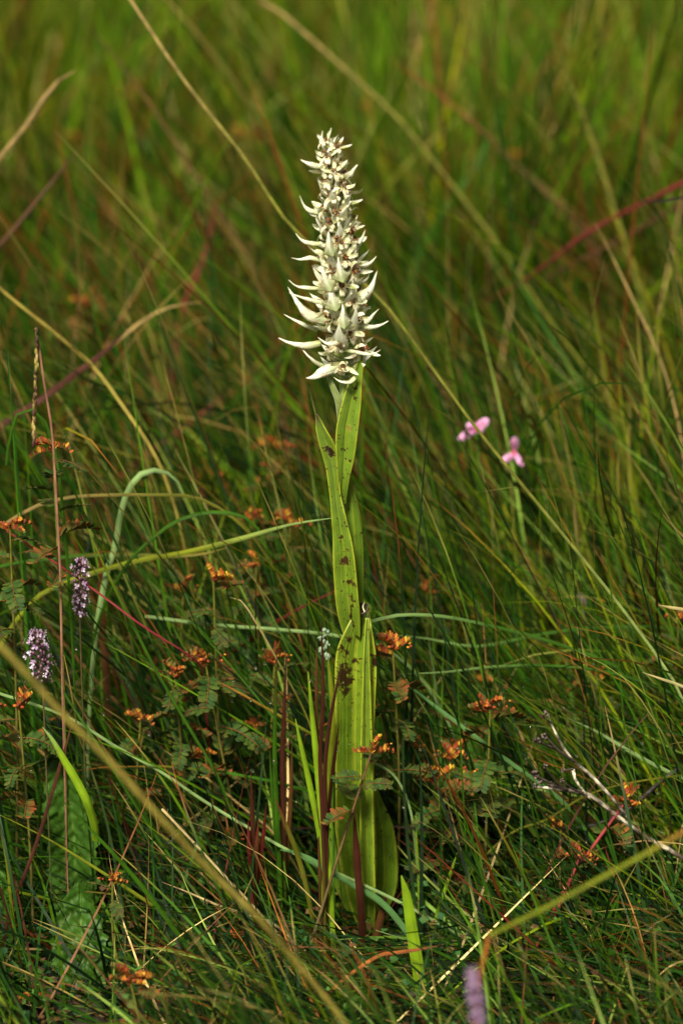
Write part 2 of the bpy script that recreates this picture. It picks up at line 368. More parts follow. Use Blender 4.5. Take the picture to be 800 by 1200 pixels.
# ---- bracts and florets
CREAM = (.74, .70, .42); WHITE = (.84, .85, .74); GRN = (.22, .30, .05)
def bract_mesh(curl, wid, trough, skew, seed):
    nu, ns = 4, 11; V = []; C = []; UV = []
    for i in range(ns + 1):
        t = i / ns
        w_ = wid * (min(1, .40 + 1.4 * t) if t < .43 else max(.015, max(0, 1 - (t - .43) / .57) ** 1.15)) * .5
        x = t * cos(curl * t * .5); z = curl * .5 * t * t
        for j in range(nu + 1):
            u = -1 + 2 * j / nu
            V.append((x, u * w_ + skew * t * t, z + trough * w_ * u * u + .012 * sin(t * 14 + seed + u * 2)))
            k = mix(GRN, WHITE, t * 2.6); k = mix(k, (.55, .60, .30), .4 * (abs(u) < .2)); 
            if abs(u) > .9 and seed % 2: k = mix(k, (.40, .22, .08), .35)
            if t > .95: k = mix(k, (.35, .2, .08), .6)
            C.append(k); UV.append(((u + 1) / 2, t))
    idx = np.arange((ns + 1) * (nu + 1)).reshape(ns + 1, nu + 1)
    F = np.stack([idx[:-1, :-1], idx[1:, :-1], idx[1:, 1:], idx[:-1, 1:]], -1).reshape(-1, 4)
    me = mesh_from('bract', V, F, C, UV); me.materials.append(M['bract']); return me
BR = [bract_mesh(c, w_, tr, sk, i) for i, (c, w_, tr, sk) in enumerate([(.7, .42, .30, .05), (1.0, .38, .35, -.08), (.5, .46, .22, .10), (1.2, .40, .30, -.03), (.8, .50, .25, .0), (.3, .40, .25, .08)])]
def floret_mesh(seed):
    """green ribbed ovary, cream hood, five little curling petals; out along +X, up +Z, about 1 long"""
    rs = np.random.RandomState(seed); b = Bag()
    V, F, C = tube([Vector((-.1, 0, -.1)), Vector((.15, 0, -.05)), Vector((.45, 0, .12)), Vector((.55, 0, .2))], [.07, .12, .12, .07], ns=7, nseg=6, colfn=lambda t: mix((.14, .20, .03), (.38, .42, .14), t)); b.add(V, F, C)
    # hood: an open shell
    nv, nu = 6, 9; V = []; C = []; 
    for i in range(nv + 1):
        ph = i / nv
        for j in range(nu + 1):
            a = -1.75 + 3.5 * j / nu
            r = .24 * sin(pi * (.12 + .62 * ph)) + .01 * rs.randn()
            V.append((.42 + .42 * ph, r * sin(a), .22 + r * cos(a) + .04 * ph))
            C.append(mix((.22, .25, .05), CREAM if rs.rand() > .2 else WHITE, ph * 1.15))
    idx = np.arange((nv + 1) * (nu + 1)).reshape(nv + 1, nu + 1)
    b.add(V, np.stack([idx[:-1, :-1], idx[1:, :-1], idx[1:, 1:], idx[:-1, 1:]], -1).reshape(-1, 4), C)
    # petals
    for k, a in enumerate([-2.5, -1.5, 2.55, 1.45, pi, .2]):
        a += rs.uniform(-.3, .3); L_ = rs.uniform(.36, .62); wd = rs.uniform(.10, .165); cu = rs.uniform(.7, 2.4)
        base = np.array((.72, sin(a) * .16, .22 + cos(a) * .16)); rad = np.array((0, sin(a), cos(a))); sidev = np.array((0, cos(a), -sin(a)))
        V = []; C = []
        for i in range(6):
            t = i / 5; an = cu * t; p = base + (rad * sin(an) / cu + np.array((1, 0, 0)) * (1 - cos(an)) / cu * (1 if k % 2 else -.4) + np.array((.5, 0, 0)) * t * (1 - t)) * L_ * 2
            ww = wd * (sin(pi * (.28 + .70 * t)))
            for u in (-1, 0, 1):
                V.append(p + sidev * u * ww + np.array((1, 0, 0)) * abs(u) * .03); C.append(mix(CREAM, WHITE, t) if rs.rand() > .22 else [(.36, .17, .06), (.30, .34, .10)][k % 2])
        idx = np.arange(18).reshape(6, 3); b.add(V, np.stack([idx[:-1, :-1], idx[1:, :-1], idx[1:, 1:], idx[:-1, 1:]], -1).reshape(-1, 4), C)
    me = b.mesh('floret'); me.materials.append(M['floret']); return me
FL = [floret_mesh(s) for s in range(6)]
def column_mesh(seed):
    rs = np.random.RandomState(seed + 50); b = Bag()
    for k in range(15):
        c = (.80 + rs.uniform(-.2, .2), rs.uniform(-.24, .24), .20 + rs.uniform(-.24, .22)); r = rs.uniform(.02, .11, 3)
        V, F = lump(c, r, 4, rs, .55)
        b.add(V, F, [(.16, .045, .018), (.26, .09, .025), (.07, .022, .012), (.36, .16, .05)][rs.randint(4)])
    me = b.mesh('withered_column'); me.materials.append(M['column']); return me
CO = [column_mesh(s) for s in range(4)]
AX = [(403, 440), (402, 400), (400, 350), (397, 300), (394, 260), (391, 220), (389, 190), (388, 166)]
ys = [a[1] for a in AX][::-1]; xs = [a[0] for a in AX][::-1]
def frame(az, el, rollr=0.):
    """X axis out at azimuth az / elevation el, Z roughly up"""
    x = Vector((cos(el) * cos(az), cos(el) * sin(az), sin(el))); y = Vector((-sin(az), cos(az), 0)); z = x.cross(y)
    m = Matrix((x, y, z)).transposed(); return (m @ Matrix.Rotation(rollr, 3, 'X')).to_4x4()
NF = 68
rr = random.Random(11)
for i in range(NF):
    t = i / (NF - 1); py = 436 - 262 * (t ** .93)
    px = float(np.interp(py, ys, xs))
    az = i * 2.39996 + rr.uniform(-.25, .25); 
    base = P(px, py, 0) - A0
    rpx = np.interp(t, [0, .08, .3, .6, .85, 1], [18, 20, 20, 19, 17, 12]) * rr.uniform(.9, 1.12)
    fel = np.interp(t, [0, .5, 1], [.05, .35, 1.0]) + rr.uniform(-.25, .25)
    fl = link('flower', FL[i % 6], None, orchid)
    sc = rpx * mpp(0); 
    Mx = Matrix.Translation(base + Vector((cos(az), sin(az), 0)) * .002) @ frame(az, fel, rr.uniform(-.6, .6)) @ Matrix.Scale(sc, 4)
    fl.matrix_local = Mx
    cc = link('withered_column', CO[i % 4], None, fl); cc.matrix_local = Matrix.Rotation(rr.uniform(-.5, .5), 4, 'X') @ Matrix.Scale(rr.uniform(.9, 1.25), 4)
    # bract below it (world orientation given relative to the flower)
    blen = np.interp(t, [0, .1, .3, .5, .75, 1], [40, 50, 50, 44, 34, 25]) * rr.uniform(.8, 1.15) * mpp(0)
    if t < .3 and abs(cos(az)) > .75: blen *= .72          # the long side ones are placed below
    bel = np.interp(t, [0, .1, .4, .8, 1], [-.10, .35, .55, .75, 1.15]) + rr.uniform(-.25, .25)
    bm = Matrix.Translation(base + Vector((0, 0, -.0035))) @ frame(az + rr.uniform(-.2, .2), bel, rr.uniform(-.35, .35)) @ Matrix.Scale(blen, 4)
    br = link('bract', BR[rr.randrange(6)], None, fl); br.matrix_local = Mx.inverted() @ bm
# the bracts whose outline the photograph shows
def hand_bract(px, wd, tipY=0.0, roll=.2, seed=0, fold=.28, mid=WHITE):
    n = len(px); pts = [ow(*p) - Vector((0, 0, 0)) for p in px]
    W = [max(.5, wd * q) * mpp(0) for q in ([.03, .26, .58, 1.2] if wd >= 14 and roll == 0 else [.04, .42, .86, .8] if n == 4 else [.08, .45, .85, 1.0, .75])[:n]]
    def cf(t, u):
        c = mix(mid, (.30, .38, .08), (t - .40) * 1.5)
        if abs(u) > .6: c = mix(c, (.38, .22, .08), .6 * (noise.noise(Vector((t * 9, seed, u))) > .05))
        if abs(u) < .15: c = mix(c, (.55, .6, .3), .35)
        if t < .04: c = (.40, .24, .10)
        return c
    me = ribbon('bract', pts, [x * (1.15 if roll == 0 else .85) for x in W], nseg=20, na=6, fold=.6 if roll == 0 else fold, roll=roll, colfn=cf, rel=A0, seed=seed, wave=.0002, wavef=300)
    o = link('bract', me, M['bract'], orchid); s = o.modifiers.new('thickness', 'SOLIDIFY'); s.thickness = .0004; return o
for k, (px, wd, rl) in enumerate([
    ([(326, 396, -.004), (340, 402, -.006), (358, 405, -.006), (376, 402, -.002)], 11, .1),
    ([(332, 368, -.002), (345, 375, -.003), (358, 381, -.003), (372, 387, 0)], 7, .2),
    ([(337, 336, -.006), (350, 356, -.010), (364, 370, -.010), (388, 376, -.004)], 17, .3),
    ([(339, 343, 0), (352, 348, .0), (366, 352, 0), (384, 356, 0)], 7, .2),
    ([(338, 328, .002), (347, 335, .002), (358, 337, .002), (374, 338, 0)], 6, .2),
    ([(341, 302, 0), (352, 304, 0), (364, 302, 0), (378, 306, 0)], 7, .2),
    ([(346, 273, 0), (352, 280, 0), (360, 284, 0), (376, 286, 0)], 7, .3),
    ([(351, 229, 0), (356, 240, 0), (362, 246, 0), (376, 250, 0)], 7, .3),
    ([(352, 187, -.002), (358, 190, -.003), (366, 193, -.003), (380, 196, 0)], 9, .3),
    ([(378, 153, -.002), (377, 162, -.003), (379, 170, -.003), (385, 178, 0)], 8, .3),
    ([(455, 376, -.002), (446, 381, -.004), (434, 384, -.005), (420, 382, -.001)], 8, .2),
    ([(444, 362, 0), (438, 368, .0), (430, 377, .0), (418, 385, 0)], 7, .2),
    ([(442, 317, -.002), (436, 335, -.005), (427, 348, -.005), (411, 366, -.001)], 17, .25),
    ([(441, 300, 0), (434, 308, 0), (426, 311, 0), (408, 312, 0)], 9, .2),
    ([(433, 320, .004), (430, 326, .004), (422, 331, .004), (408, 332, .002)], 7, .2),
    ([(428, 269, 0), (424, 280, 0), (418, 288, 0), (405, 296, 0)], 11, .3),
    ([(419, 252, 0), (416, 260, 0), (411, 265, 0), (400, 268, 0)], 9, .3),
    ([(446, 410, -.01), (436, 415, -.012), (424, 414, -.012), (402, 410, -.008)], 6, .1),
    ([(429, 403, 0), (428, 416, -.001), (423, 429, -.002), (419, 441, -.002)], 7, .1),
    ([(358, 443, -.014), (367, 442, -.016), (380, 435, -.014), (402, 428, -.004)], 17, .1),
    ([(351, 406, -.004), (362, 418, -.006), (372, 426, -.004), (382, 430, 0)], 7, .1),
    ([(391, 442, -.013), (399, 447, -.016), (410, 447, -.016), (417, 440, -.012)], 7, .4),
    ([(378, 312, -.0185), (379, 320, -.0215), (382, 330, -.0215), (386, 339, -.019)], 17, 0),
    ([(384, 334, -.0185), (387, 343, -.0215), (390, 352, -.0215), (393, 362, -.019)], 17, 0),
    ([(396, 301, -.0185), (397, 310, -.0215), (399, 320, -.0215), (401, 328, -.019)], 16, 0),
    ([(401, 356, -.0185), (402, 364, -.0215), (402, 373, -.0215), (403, 383, -.019)], 15, 0),
    ([(385, 270, -.0185), (385, 280, -.0215), (386, 290, -.0215), (389, 298, -.019)], 14, 0),
    ([(372, 395, -.02), (382, 402, -.020), (393, 402, -.016), (402, 398, -.006)], 9, .3),
    ([(419, 193, 0), (414, 199, -.002), (410, 206, -.003), (401, 212, 0)], 9, .2),
    ]):
    hand_bract(px, wd, roll=rl, seed=k)

# ================================================================ LONG GRASS AND STRAWS THAT CAN BE TOLD APART
BL = 'long grass stalks crossing the picture'
def st(label, px, w_, c, **k):
    k.setdefault('group', BL); return stalk(label, px, w_, c, **k)
st('very long pale straw stalk passing behind the flower spike from frame top to lower grass', [(140, -20, .42), (215, 93, .36), (285, 183, .30), (345, 270, .24), (437, 342, .17), (500, 423, .12), (560, 505, .08), (640, 603, .05), (722, 705, .03), (790, 800, .0)], 3.6, 'olive', tipc='tan', basec='pale', mat='straw', blade=False)
st('blurred tan stalk bent at its tip sloping down above the spike', [(305, 2, .9), (325, 12, .9), (400, 78, .85), (465, 138, .8), (530, 218, .75), (585, 290, .7), (650, 385, .6), (720, 480, .5)], 4.2, 'olive', tipc='tan', mat='straw', blade=False)
st('curved tan grass tip hooking over in the upper meadow', [(90, 82, .5), (75, 90, .5), (58, 108, .5), (30, 150, .48), (-10, 200, .45), (-40, 260, .4)], 6, 'tan', mat='straw')
st('thin dark brown straw slanting through the blurred upper grass', [(85, 5, .8), (130, 60, .8), (183, 132, .75), (235, 215, .7), (290, 300, .65)], 2.8, 'brown', mat='straw')
st('purplish blade turning bright red where it leaves the frame', [(100, 165, .5), (60, 215, .48), (22, 263, .46), (-10, 300, .44), (-60, 360, .4)], 6, 'brown', basec='red')
st('dark crimson blade standing blurred beside the flower spike', [(256, 222, .8), (248, 262, .8), (238, 305, .78), (218, 352, .75), (205, 420, .7)], 6.5, 'red')
st('long red stalk sloping in from the side of the frame', [(566, 355, .62), (620, 325, .62), (690, 272, .62), (757, 237, .62), (830, 205, .6), (900, 230, .55)], 6.5, 'red', tipc='red', basec='brown')
st('dull purple brown stalk just under the long red one', [(610, 338, .75), (650, 320, .75), (705, 293, .75), (760, 262, .74), (830, 225, .72)], 6, 'brown')  # brown ribbon standing in for the shadow of the long red stalk
st('black wiry tip poking in at the edge above the red stalk', [(748, 236, .3), (775, 236, .3), (810, 231, .3), (850, 240, .28)], 3, 'black')
st('tan stalk curving down from the end of the red stalk', [(694, 256, .4), (715, 298, .4), (742, 355, .38), (770, 415, .36), (790, 480, .34)], 3.8, 'tan', mat='straw')
st('yellowish stalk running down the upper grass behind the red stalk', [(628, 0, .8), (665, 90, .8), (697, 175, .78), (722, 255, .75), (750, 345, .7), (765, 420, .65)], 5, 'olive', mat='straw')
st('brown stalk with a jointed seed tip in the blurred upper meadow', [(450, 62, .9), (475, 84, .9), (500, 100, .9), (560, 150, .88), (620, 210, .85), (680, 265, .8)], 3.6, 'brown', tipc='orange', mat='straw')
st('broad bright green blade blurred behind the spike', [(592, 115, 1.0), (562, 185, .98), (520, 248, .95), (492, 300, .9), (470, 370, .85)], 7.5, 'green')
st('green blade leaning past the broad blurred one', [(573, 262, .6), (598, 310, .6), (640, 385, .58), (680, 450, .55), (720, 520, .5)], 5, 'green')
st('yellow tan straw crossing the middle grass above the purple brown blade', [(-15, 325, .25), (24, 358, .25), (62, 388, .25), (108, 428, .25), (140, 470, .22), (180, 530, .2)], 4, 'mustard', mat='straw', blade=False)
st('arching tan leaf curving down out of the blurred mid meadow', [(238, 354, .4), (205, 358, .4), (172, 372, .4), (130, 405, .38), (70, 452, .36), (-10, 510, .33)], 4, 'tan', mat='straw')
st('purple brown blade lying under the arching tan leaf', [(148, 388, .3), (122, 412, .3), (85, 440, .3), (45, 470, .3), (0, 500, .28)], 8, 'maroon', mat='straw')
st('faded red brown blade leaning across the mid meadow', [(282, 446, .5), (245, 477, .5), (205, 508, .5), (150, 550, .48), (100, 600, .45)], 7, 'red', tipc='brown', mat='straw')
st('pale grey green blade bent over into a hook', [(216, 580, .12), (205, 560, .12), (186, 551, .12), (166, 555, .12), (150, 575, .12), (141, 605, .12), (135, 640, .12), (126, 668, .11)], 7, 'pale', roll=.1)
st('green blade arching over in a smooth hump beside the orchid stem', [(322, 690, .08), (312, 640, .08), (300, 617, .08), (278, 603, .08), (240, 601, .08), (205, 612, .08), (175, 635, .08), (150, 660, .08)], 4.5, 'green', roll=.2)
st('straight pale green blade that ends behind the orchid stem', [(397, 606, .03), (340, 615, .05), (280, 632, .07), (215, 648, .09), (150, 660, .1), (60, 690, .1)], 6, 'yellow', tipc='pale', roll=.1)
st('level green blade with a yellow tip among the seedlings', [(265, 642, .12), (235, 650, .12), (190, 652, .12), (130, 650, .12), (60, 655, .12), (-10, 668, .1)], 5, 'green', tipc='mustard')
st('thin crimson stalk slanting down to the orange tipped seedlings', [(8, 622, .02), (69, 662, .01), (120, 698, .0), (168, 734, -.01), (226, 771, .0), (238, 790, .02), (242, 830, .04)], 2.4, 'crimson', roll=.1, blade=False)
st('dark red stalk rising toward the orchid stem from behind', [(398, 690, .12), (345, 716, .14), (300, 745, .17), (240, 785, .2), (170, 815, .24), (100, 832, .28)], 6.5, 'red', tipc='crimson')
st('thick mustard coloured stalk blurred across the near corner', [(-20, 735, -.42), (28, 785, -.42), (75, 838, -.42), (130, 892, -.42), (190, 960, -.42), (245, 1018, -.41), (300, 1072, -.41), (350, 1130, -.40), (405, 1200, -.40)], 6.2, 'mustard', basec='olive', mat='straw', blade=False)
st('stiff dark brown spike standing before the crinkled leaves', [(86, 842, -.06), (79, 868, -.06), (70, 898, -.06), (55, 950, -.06), (35, 1010, -.06), (15, 1060, -.06)], 4.5, 'maroon', tipc='brown', mat='straw')
st('long silvery green blade running down past the orchid base', [(-20, 806, .0), (75, 838, .0), (135, 874, .0), (190, 905, -.01), (237, 937, -.01), (293, 971, -.02), (345, 1000, -.03), (400, 1025, -.035), (470, 1058, -.04), (540, 1097, -.04), (640, 1150, -.05)], 3.6, 'pale', roll=.2, blade=False)
st('blue green blade tip lying just above the silvery blade', [(328, 996, -.03), (345, 999, -.03), (362, 1007, -.032), (380, 1017, -.034), (410, 1034, -.036), (450, 1060, -.04)], 8, 'blue', roll=.1)
st('dark green edged blade crossing in front of the orchid foot', [(415, 948, -.045), (416, 975, -.045), (418, 1000, -.045), (420, 1030, -.045), (423, 1062, -.045), (424, 1090, -.04)], 9, 'maroon', tipc='maroon', roll=.15, fold=.3)
st('rusty orange leaf pointing up beside the orchid foot', [(453, 1046, -.03), (449, 1062, -.03), (444, 1085, -.03), (438, 1112, -.03), (434, 1135, -.03)], 10, 'brown', tipc='maroon', basec='olive', roll=.2)
st('broad blurred lime blade in front at the bottom of the frame', [(470, 1026, -.13), (476, 1050, -.13), (484, 1100, -.13), (492, 1150, -.13), (500, 1215, -.13)], 15, 'lime', roll=.1, fold=.2)
st('narrow upright bright blade near the orchid foot', [(487, 953, .0), (488, 990, 0), (491, 1040, 0), (493, 1090, 0), (495, 1130, 0)], 4.5, 'lime', roll=.1)
st('short bright blade leaning beside the narrow upright one', [(536, 998, .0), (527, 1025, 0), (514, 1065, 0), (502, 1105, 0)], 4.5, 'lime', roll=.1)
st('green blade passing under the leaning bright blade', [(462, 1011, .02), (500, 1023, .02), (540, 1039, .02), (590, 1068, .02), (645, 1096, .02), (700, 1130, .02)], 3.4, 'pale')
st('thick olive stalk broken at a kink and reaching the frame edge', [(815, 966, -.40), (760, 998, -.40), (700, 1031, -.40), (635, 1066, -.40), (572, 1097, -.40)], 5, 'yellow', tipc='orange', ground=False, roll=.1, blade=False)
st('orange broken end of stalk hanging below the kink', [(571, 1096, -.40), (569, 1110, -.40), (564, 1130, -.40), (560, 1160, -.40)], 5, 'orange', basec='tan', mat='straw', blade=False)
st('blurred orange stub lying level near the foot of the orchid', [(515, 1108, -.16), (500, 1111, -.16), (482, 1114, -.16), (462, 1117, -.16), (440, 1122, -.16)], 4.5, 'orange', tipc='brown', basec='maroon', mat='straw', roll=.1)
st('cream straw arching low over the bottom grass', [(560, 1150, -.05), (500, 1135, -.06), (440, 1133, -.07), (370, 1140, -.08), (300, 1160, -.09), (220, 1190, -.1), (150, 1220, -.1)], 3.5, 'straw', mat='straw', blade=False)
st('fine pale straw lying across the lower corner grass', [(-10, 1112, -.05), (60, 1112, -.05), (110, 1116, -.05), (145, 1132, -.05), (190, 1155, -.05)], 3, 'tan', mat='straw', blade=False)
st('slender yellow green blade crossing over the crinkled leaves', [(-10, 950, -.04), (60, 985, -.04), (140, 1035, -.04), (200, 1075, -.04), (255, 1110, -.04), (330, 1160, -.04)], 4, 'yellow')
st('stout green blade slanting through the lower corner', [(60, 925, -.1), (100, 965, -.1), (160, 1030, -.1), (220, 1110, -.1), (260, 1170, -.1), (290, 1210, -.1)], 6, 'green')
st('white straw splinter lying beside the mustard stalk', [(190, 948, -.06), (225, 985, -.06), (262, 1025, -.06), (300, 1065, -.06), (330, 1100, -.05)], 3, 'straw', mat='straw', blade=False)
st('tan straw pointing from the mustard stalk to the maroon tuft', [(185, 875, .03), (215, 893, .03), (250, 917, .02), (290, 950, .02), (320, 975, .02)], 3.2, 'tan', mat='straw')
st('cream and brown straw lying below the silvery blade', [(180, 1030, -.05), (215, 1043, -.05), (255, 1060, -.05), (290, 1072, -.05), (320, 1082, -.05)], 3, 'straw', mat='straw', tipc='brown')
st('fine blade with a whitish curled tip above the lime tuft', [(270, 700, .03), (283, 704, .03), (296, 722, .03), (318, 760, .03), (340, 800, .02), (360, 840, .01)], 2.8, 'olive', tipc='straw')
st('long fine green blade slanting through the seedlings', [(180, 680, .04), (230, 735, .04), (275, 785, .03), (320, 840, .02), (365, 900, .02), (400, 950, .02)], 3.2, 'green')
st('pointed blade with an orange tip among the dark seedlings', [(254, 798, .0), (280, 812, .0), (320, 835, .0), (360, 858, .0), (400, 880, .02)], 4, 'yellow', tipc='orange')
st('level pale blade behind the big clasping leaf', [(170, 722, .08), (250, 732, .08), (330, 738, .08), (395, 745, .08), (450, 760, .08)], 4, 'pale', blade=False)
st('long level blade reaching in behind the big leaf from the far grass', [(432, 728, .03), (470, 720, .04), (520, 722, .05), (570, 732, .06), (640, 750, .07), (720, 780, .08)], 4.5, 'green', blade=False, tipc='pale')
st('arched blade ending at the orchid leaf tip', [(440, 742, .1), (500, 748, .1), (560, 757, .1), (640, 742, .12), (710, 735, .14), (800, 738, .16)], 4, 'green', tipc='pale')
st('level bright blade under the arched one beside the big leaf', [(468, 790, .06), (520, 788, .06), (580, 782, .06), (650, 781, .06), (720, 790, .06), (790, 815, .05)], 4.5, 'green', tipc='pale')
st('grey green blade slanting down from the orchid to the dead twig', [(440, 775, .05), (490, 812, .05), (540, 850, .04), (600, 895, .03), (660, 940, .02)], 5, 'blue', roll=.2)
st('dark green stalk crossing behind the orange topped seedlings', [(512, 722, .06), (545, 780, .05), (580, 835, .04), (620, 895, .03), (660, 950, .02)], 3.6, 'dark', tipc='green')
st('pale arched blade looping beside the lowest leaf', [(437, 893, .02), (458, 905, .015), (472, 925, .01), (482, 955, .0), (486, 990, .0), (490, 1030, .0)], 3, 'pale', roll=.1, blade=False)
st('straight blade with a bright tip left of the sloping twig', [(665, 842, .04), (700, 858, .04), (740, 882, .03), (790, 908, .02), (850, 935, .02)], 4.5, 'pale', basec='green', roll=.1)
st('yellow green blade crossing above the dead seed heads', [(641, 834, .0), (662, 860, .01), (685, 893, .02), (705, 925, .02), (730, 960, .02)], 4.5, 'yellow', roll=.1)
st('yellow blade with a golden tip above the dead twig', [(687, 864, .05), (700, 880, .05), (720, 900, .05), (740, 922, .04), (770, 955, .03)], 4, 'yellow', tipc='mustard', roll=.1)
st('short pale tip entering the frame above the twig', [(752, 788, -.02), (775, 796, -.02), (800, 805, -.02), (850, 830, -.02)], 3.6, 'pale', tipc='straw', roll=.1)
st('bright blade tip at the frame edge below the yellow bunch', [(771, 709, .0), (785, 712, .0), (805, 716, 0), (860, 740, .0)], 4, 'lime', tipc='straw', roll=.1)
st('dark pointed blade at the frame edge above the bright tip', [(773, 599, .05), (785, 615, .05), (800, 630, .05), (840, 680, .04)], 3.6, 'dark', tipc='tan')
st('long bowed olive stem passing over the dead twig', [(820, 905, .0), (760, 913, .0), (715, 922, .0), (680, 935, .0), (640, 960, .0), (600, 975, .0)], 3, 'olive', blade=False)
st('tall twin bladed green leaf standing low in the lower grass', [(728, 1037, -.08), (742, 1080, -.08), (757, 1130, -.08), (770, 1170, -.08), (785, 1215, -.08)], 4.5, 'green', roll=.1)
st('partner of the low standing leaf leaning the other way', [(727, 1037, -.08), (720, 1080, -.08), (712, 1130, -.08), (706, 1180, -.08), (703, 1215, -.08)], 4.5, 'green', roll=.1)
st('dark blade with yellow stripes across the lower corner', [(815, 1105, -.1), (770, 1125, -.1), (720, 1150, -.1), (680, 1175, -.1), (650, 1200, -.1)], 7, 'maroon', tipc='olive')
st('bright green arc low in the bottom grass', [(790, 1195, -.08), (750, 1175, -.08), (715, 1168, -.08), (685, 1180, -.08), (660, 1205, -.08)], 4, 'green', roll=.1)
st('pinkish brown arched straw in the lower grass', [(780, 1120, -.03), (720, 1103, -.03), (660, 1098, -.03), (610, 1108, -.03), (575, 1125, -.03)], 2.8, 'tan', mat='straw', blade=False)
st('thick green blade sweeping under the kinked stalk', [(440, 1090, -.1), (500, 1110, -.1), (560, 1140, -.1), (610, 1170, -.1), (650, 1205, -.1)], 5, 'green', tipc='pale')
st('thin red stem leaning between the seedlings at lower right', [(540, 1000, .03), (570, 1020, .03), (605, 1050, .03), (640, 1085, .03)], 3, 'crimson', basec='brown', blade=False)
st('fine green blade leaning past the purple flowered spikes', [(95, 600, .0), (112, 640, .0), (140, 700, .0), (180, 780, .0), (220, 850, .0), (255, 910, .0)], 3.5, 'green', tipc='yellow')
st('bent green blade looping beside the pink straw', [(8, 545, .03), (12, 515, .03), (25, 480, .03), (50, 490, .03), (66, 535, .03), (76, 620, .03), (82, 700, .03)], 3.5, 'green', blade=False)
st('tan green stalk level behind the pink straw', [(8, 613, .1), (40, 594, .1), (80, 583, .1), (130, 580, .1), (172, 580, .1), (230, 583, .1)], 4, 'olive', tipc='tan', blade=False)
st('orange brown broad blade standing behind the lilac spikes', [(118, 640, .12), (118, 680, .12), (120, 730, .12), (124, 790, .12), (128, 850, .11)], 9, 'brown', tipc='red')
st('long green blade at the side slanting to the bottom corner', [(0, 680, -.01), (35, 740, -.01), (75, 810, -.01), (120, 880, -.02), (170, 960, -.02), (210, 1020, -.02)], 4, 'green')
st('upright lemon green blade in the lower left corner', [(0, 970, -.06), (10, 1020, -.06), (17, 1080, -.06), (25, 1130, -.06), (35, 1180, -.06)], 6, 'yellow', tipc='olive')
# yellow-green bunch on the right side of the meadow, drawn as upright blades
bunch = [(745, 360, 770, 560, .35), (722, 400, 748, 600, .35), (700, 410, 745, 610, .38), (770, 380, 790, 560, .33), (690, 330, 735, 560, .45), (655, 480, 700, 700, .3), (630, 470, 700, 700, .32), (758, 420, 782, 640, .3), (738, 470, 748, 650, .3), (724, 530, 737, 680, .25), (700, 505, 715, 680, .25), (672, 585, 690, 720, .2)]
tuft = empty('grass_tuft', P(760, 820, .33) * 1.0); tuft.location.z = 0
tag(tuft, 'upright tuft of yellow green blades at the side of the meadow behind the pink flowers', 'grass tuft')
for i, (a, b_, c, d, Yv) in enumerate(bunch):
    s = stalk(None, [(a, b_, Yv), ((a + c) / 2 - 6, (b_ + d) / 2 - 20, Yv), (c, d, Yv), (c + 14, d + 90, Yv)], 4.5, ['yellow', 'yellow', 'olive', 'green'][i % 4], tipc=['mustard', None, 'tan'][i % 3], name='leaf', parent=tuft)
    s.location = -tuft.location
def tuft_of(label, base, blades, group='grass tufts round the orchid'):
    t_ = empty('grass_tuft', P(*base)); t_.location.z = 0; tag(t_, label, 'grass tuft', group)
    for px, w_, c, k in blades:
        s = stalk(None, px, w_, c, name='leaf', parent=t_, **k); s.location = -t_.location
    return t_
tuft_of('tuft of lime green blades standing against the lowest orchid leaf', (386, 1080, -.05), [
    ([(346, 842, -.05), (352, 870, -.05), (362, 915, -.05), (374, 975, -.05), (384, 1040, -.05)], 7, 'lime', dict(roll=.1)),
    ([(361, 787, -.055), (365, 830, -.055), (370, 880, -.055), (376, 945, -.055), (384, 1010, -.055)], 7.5, 'lime', dict(roll=.1)),
    ([(384, 770, -.02), (388, 800, -.02), (391, 840, -.02), (388, 880, -.02), (384, 930, -.02)], 8, 'yellow', dict(roll=.1)),
    ([(322, 935, -.04), (334, 965, -.04), (346, 995, -.04), (358, 1035, -.04)], 6, 'olive', dict(tipc='red', roll=.1))])
tuft_of('tuft of dark maroon pointed blades right beside the large orchid leaf', (382, 1030, -.06), [
    ([(376, 728, -.06), (378, 775, -.06), (378, 830, -.06), (375, 890, -.06), (378, 960, -.06)], 5, 'maroon', dict(roll=.1, basec='olive')),
    ([(371, 752, -.05), (371, 800, -.05), (371, 860, -.05), (373, 930, -.05)], 4.5, 'brown', dict(roll=.1)),
    ([(400, 778, -.065), (393, 812, -.065), (386, 850, -.065), (381, 900, -.065), (382, 960, -.06)], 5, 'maroon', dict(roll=.1, basec='olive')),
    ([(397, 848, -.05), (393, 880, -.05), (388, 920, -.05), (384, 965, -.05)], 4.5, 'maroon', dict(roll=.1))])
tuft_of('tuft of long dark tipped blades left of the lime tuft', (330, 1060, -.02), [
    ([(325, 762, -.02), (323, 820, -.02), (322, 890, -.02), (325, 960, -.02), (328, 1030, -.02)], 5.5, 'green', dict(tipc='maroon', roll=.1)),
    ([(335, 770, -.015), (333, 830, -.015), (331, 890, -.015), (332, 960, -.015), (333, 1030, -.015)], 6.5, 'maroon', dict(basec='green', roll=.1)),
    ([(342, 868, -.01), (341, 920, -.01), (338, 980, -.01), (334, 1040, -.01)], 5.5, 'brown', dict(basec='green', roll=.1)),
    ([(316, 880, -.01), (319, 930, -.01), (324, 990, -.01), (328, 1040, -.01)], 4.5, 'green', dict(roll=.1))])
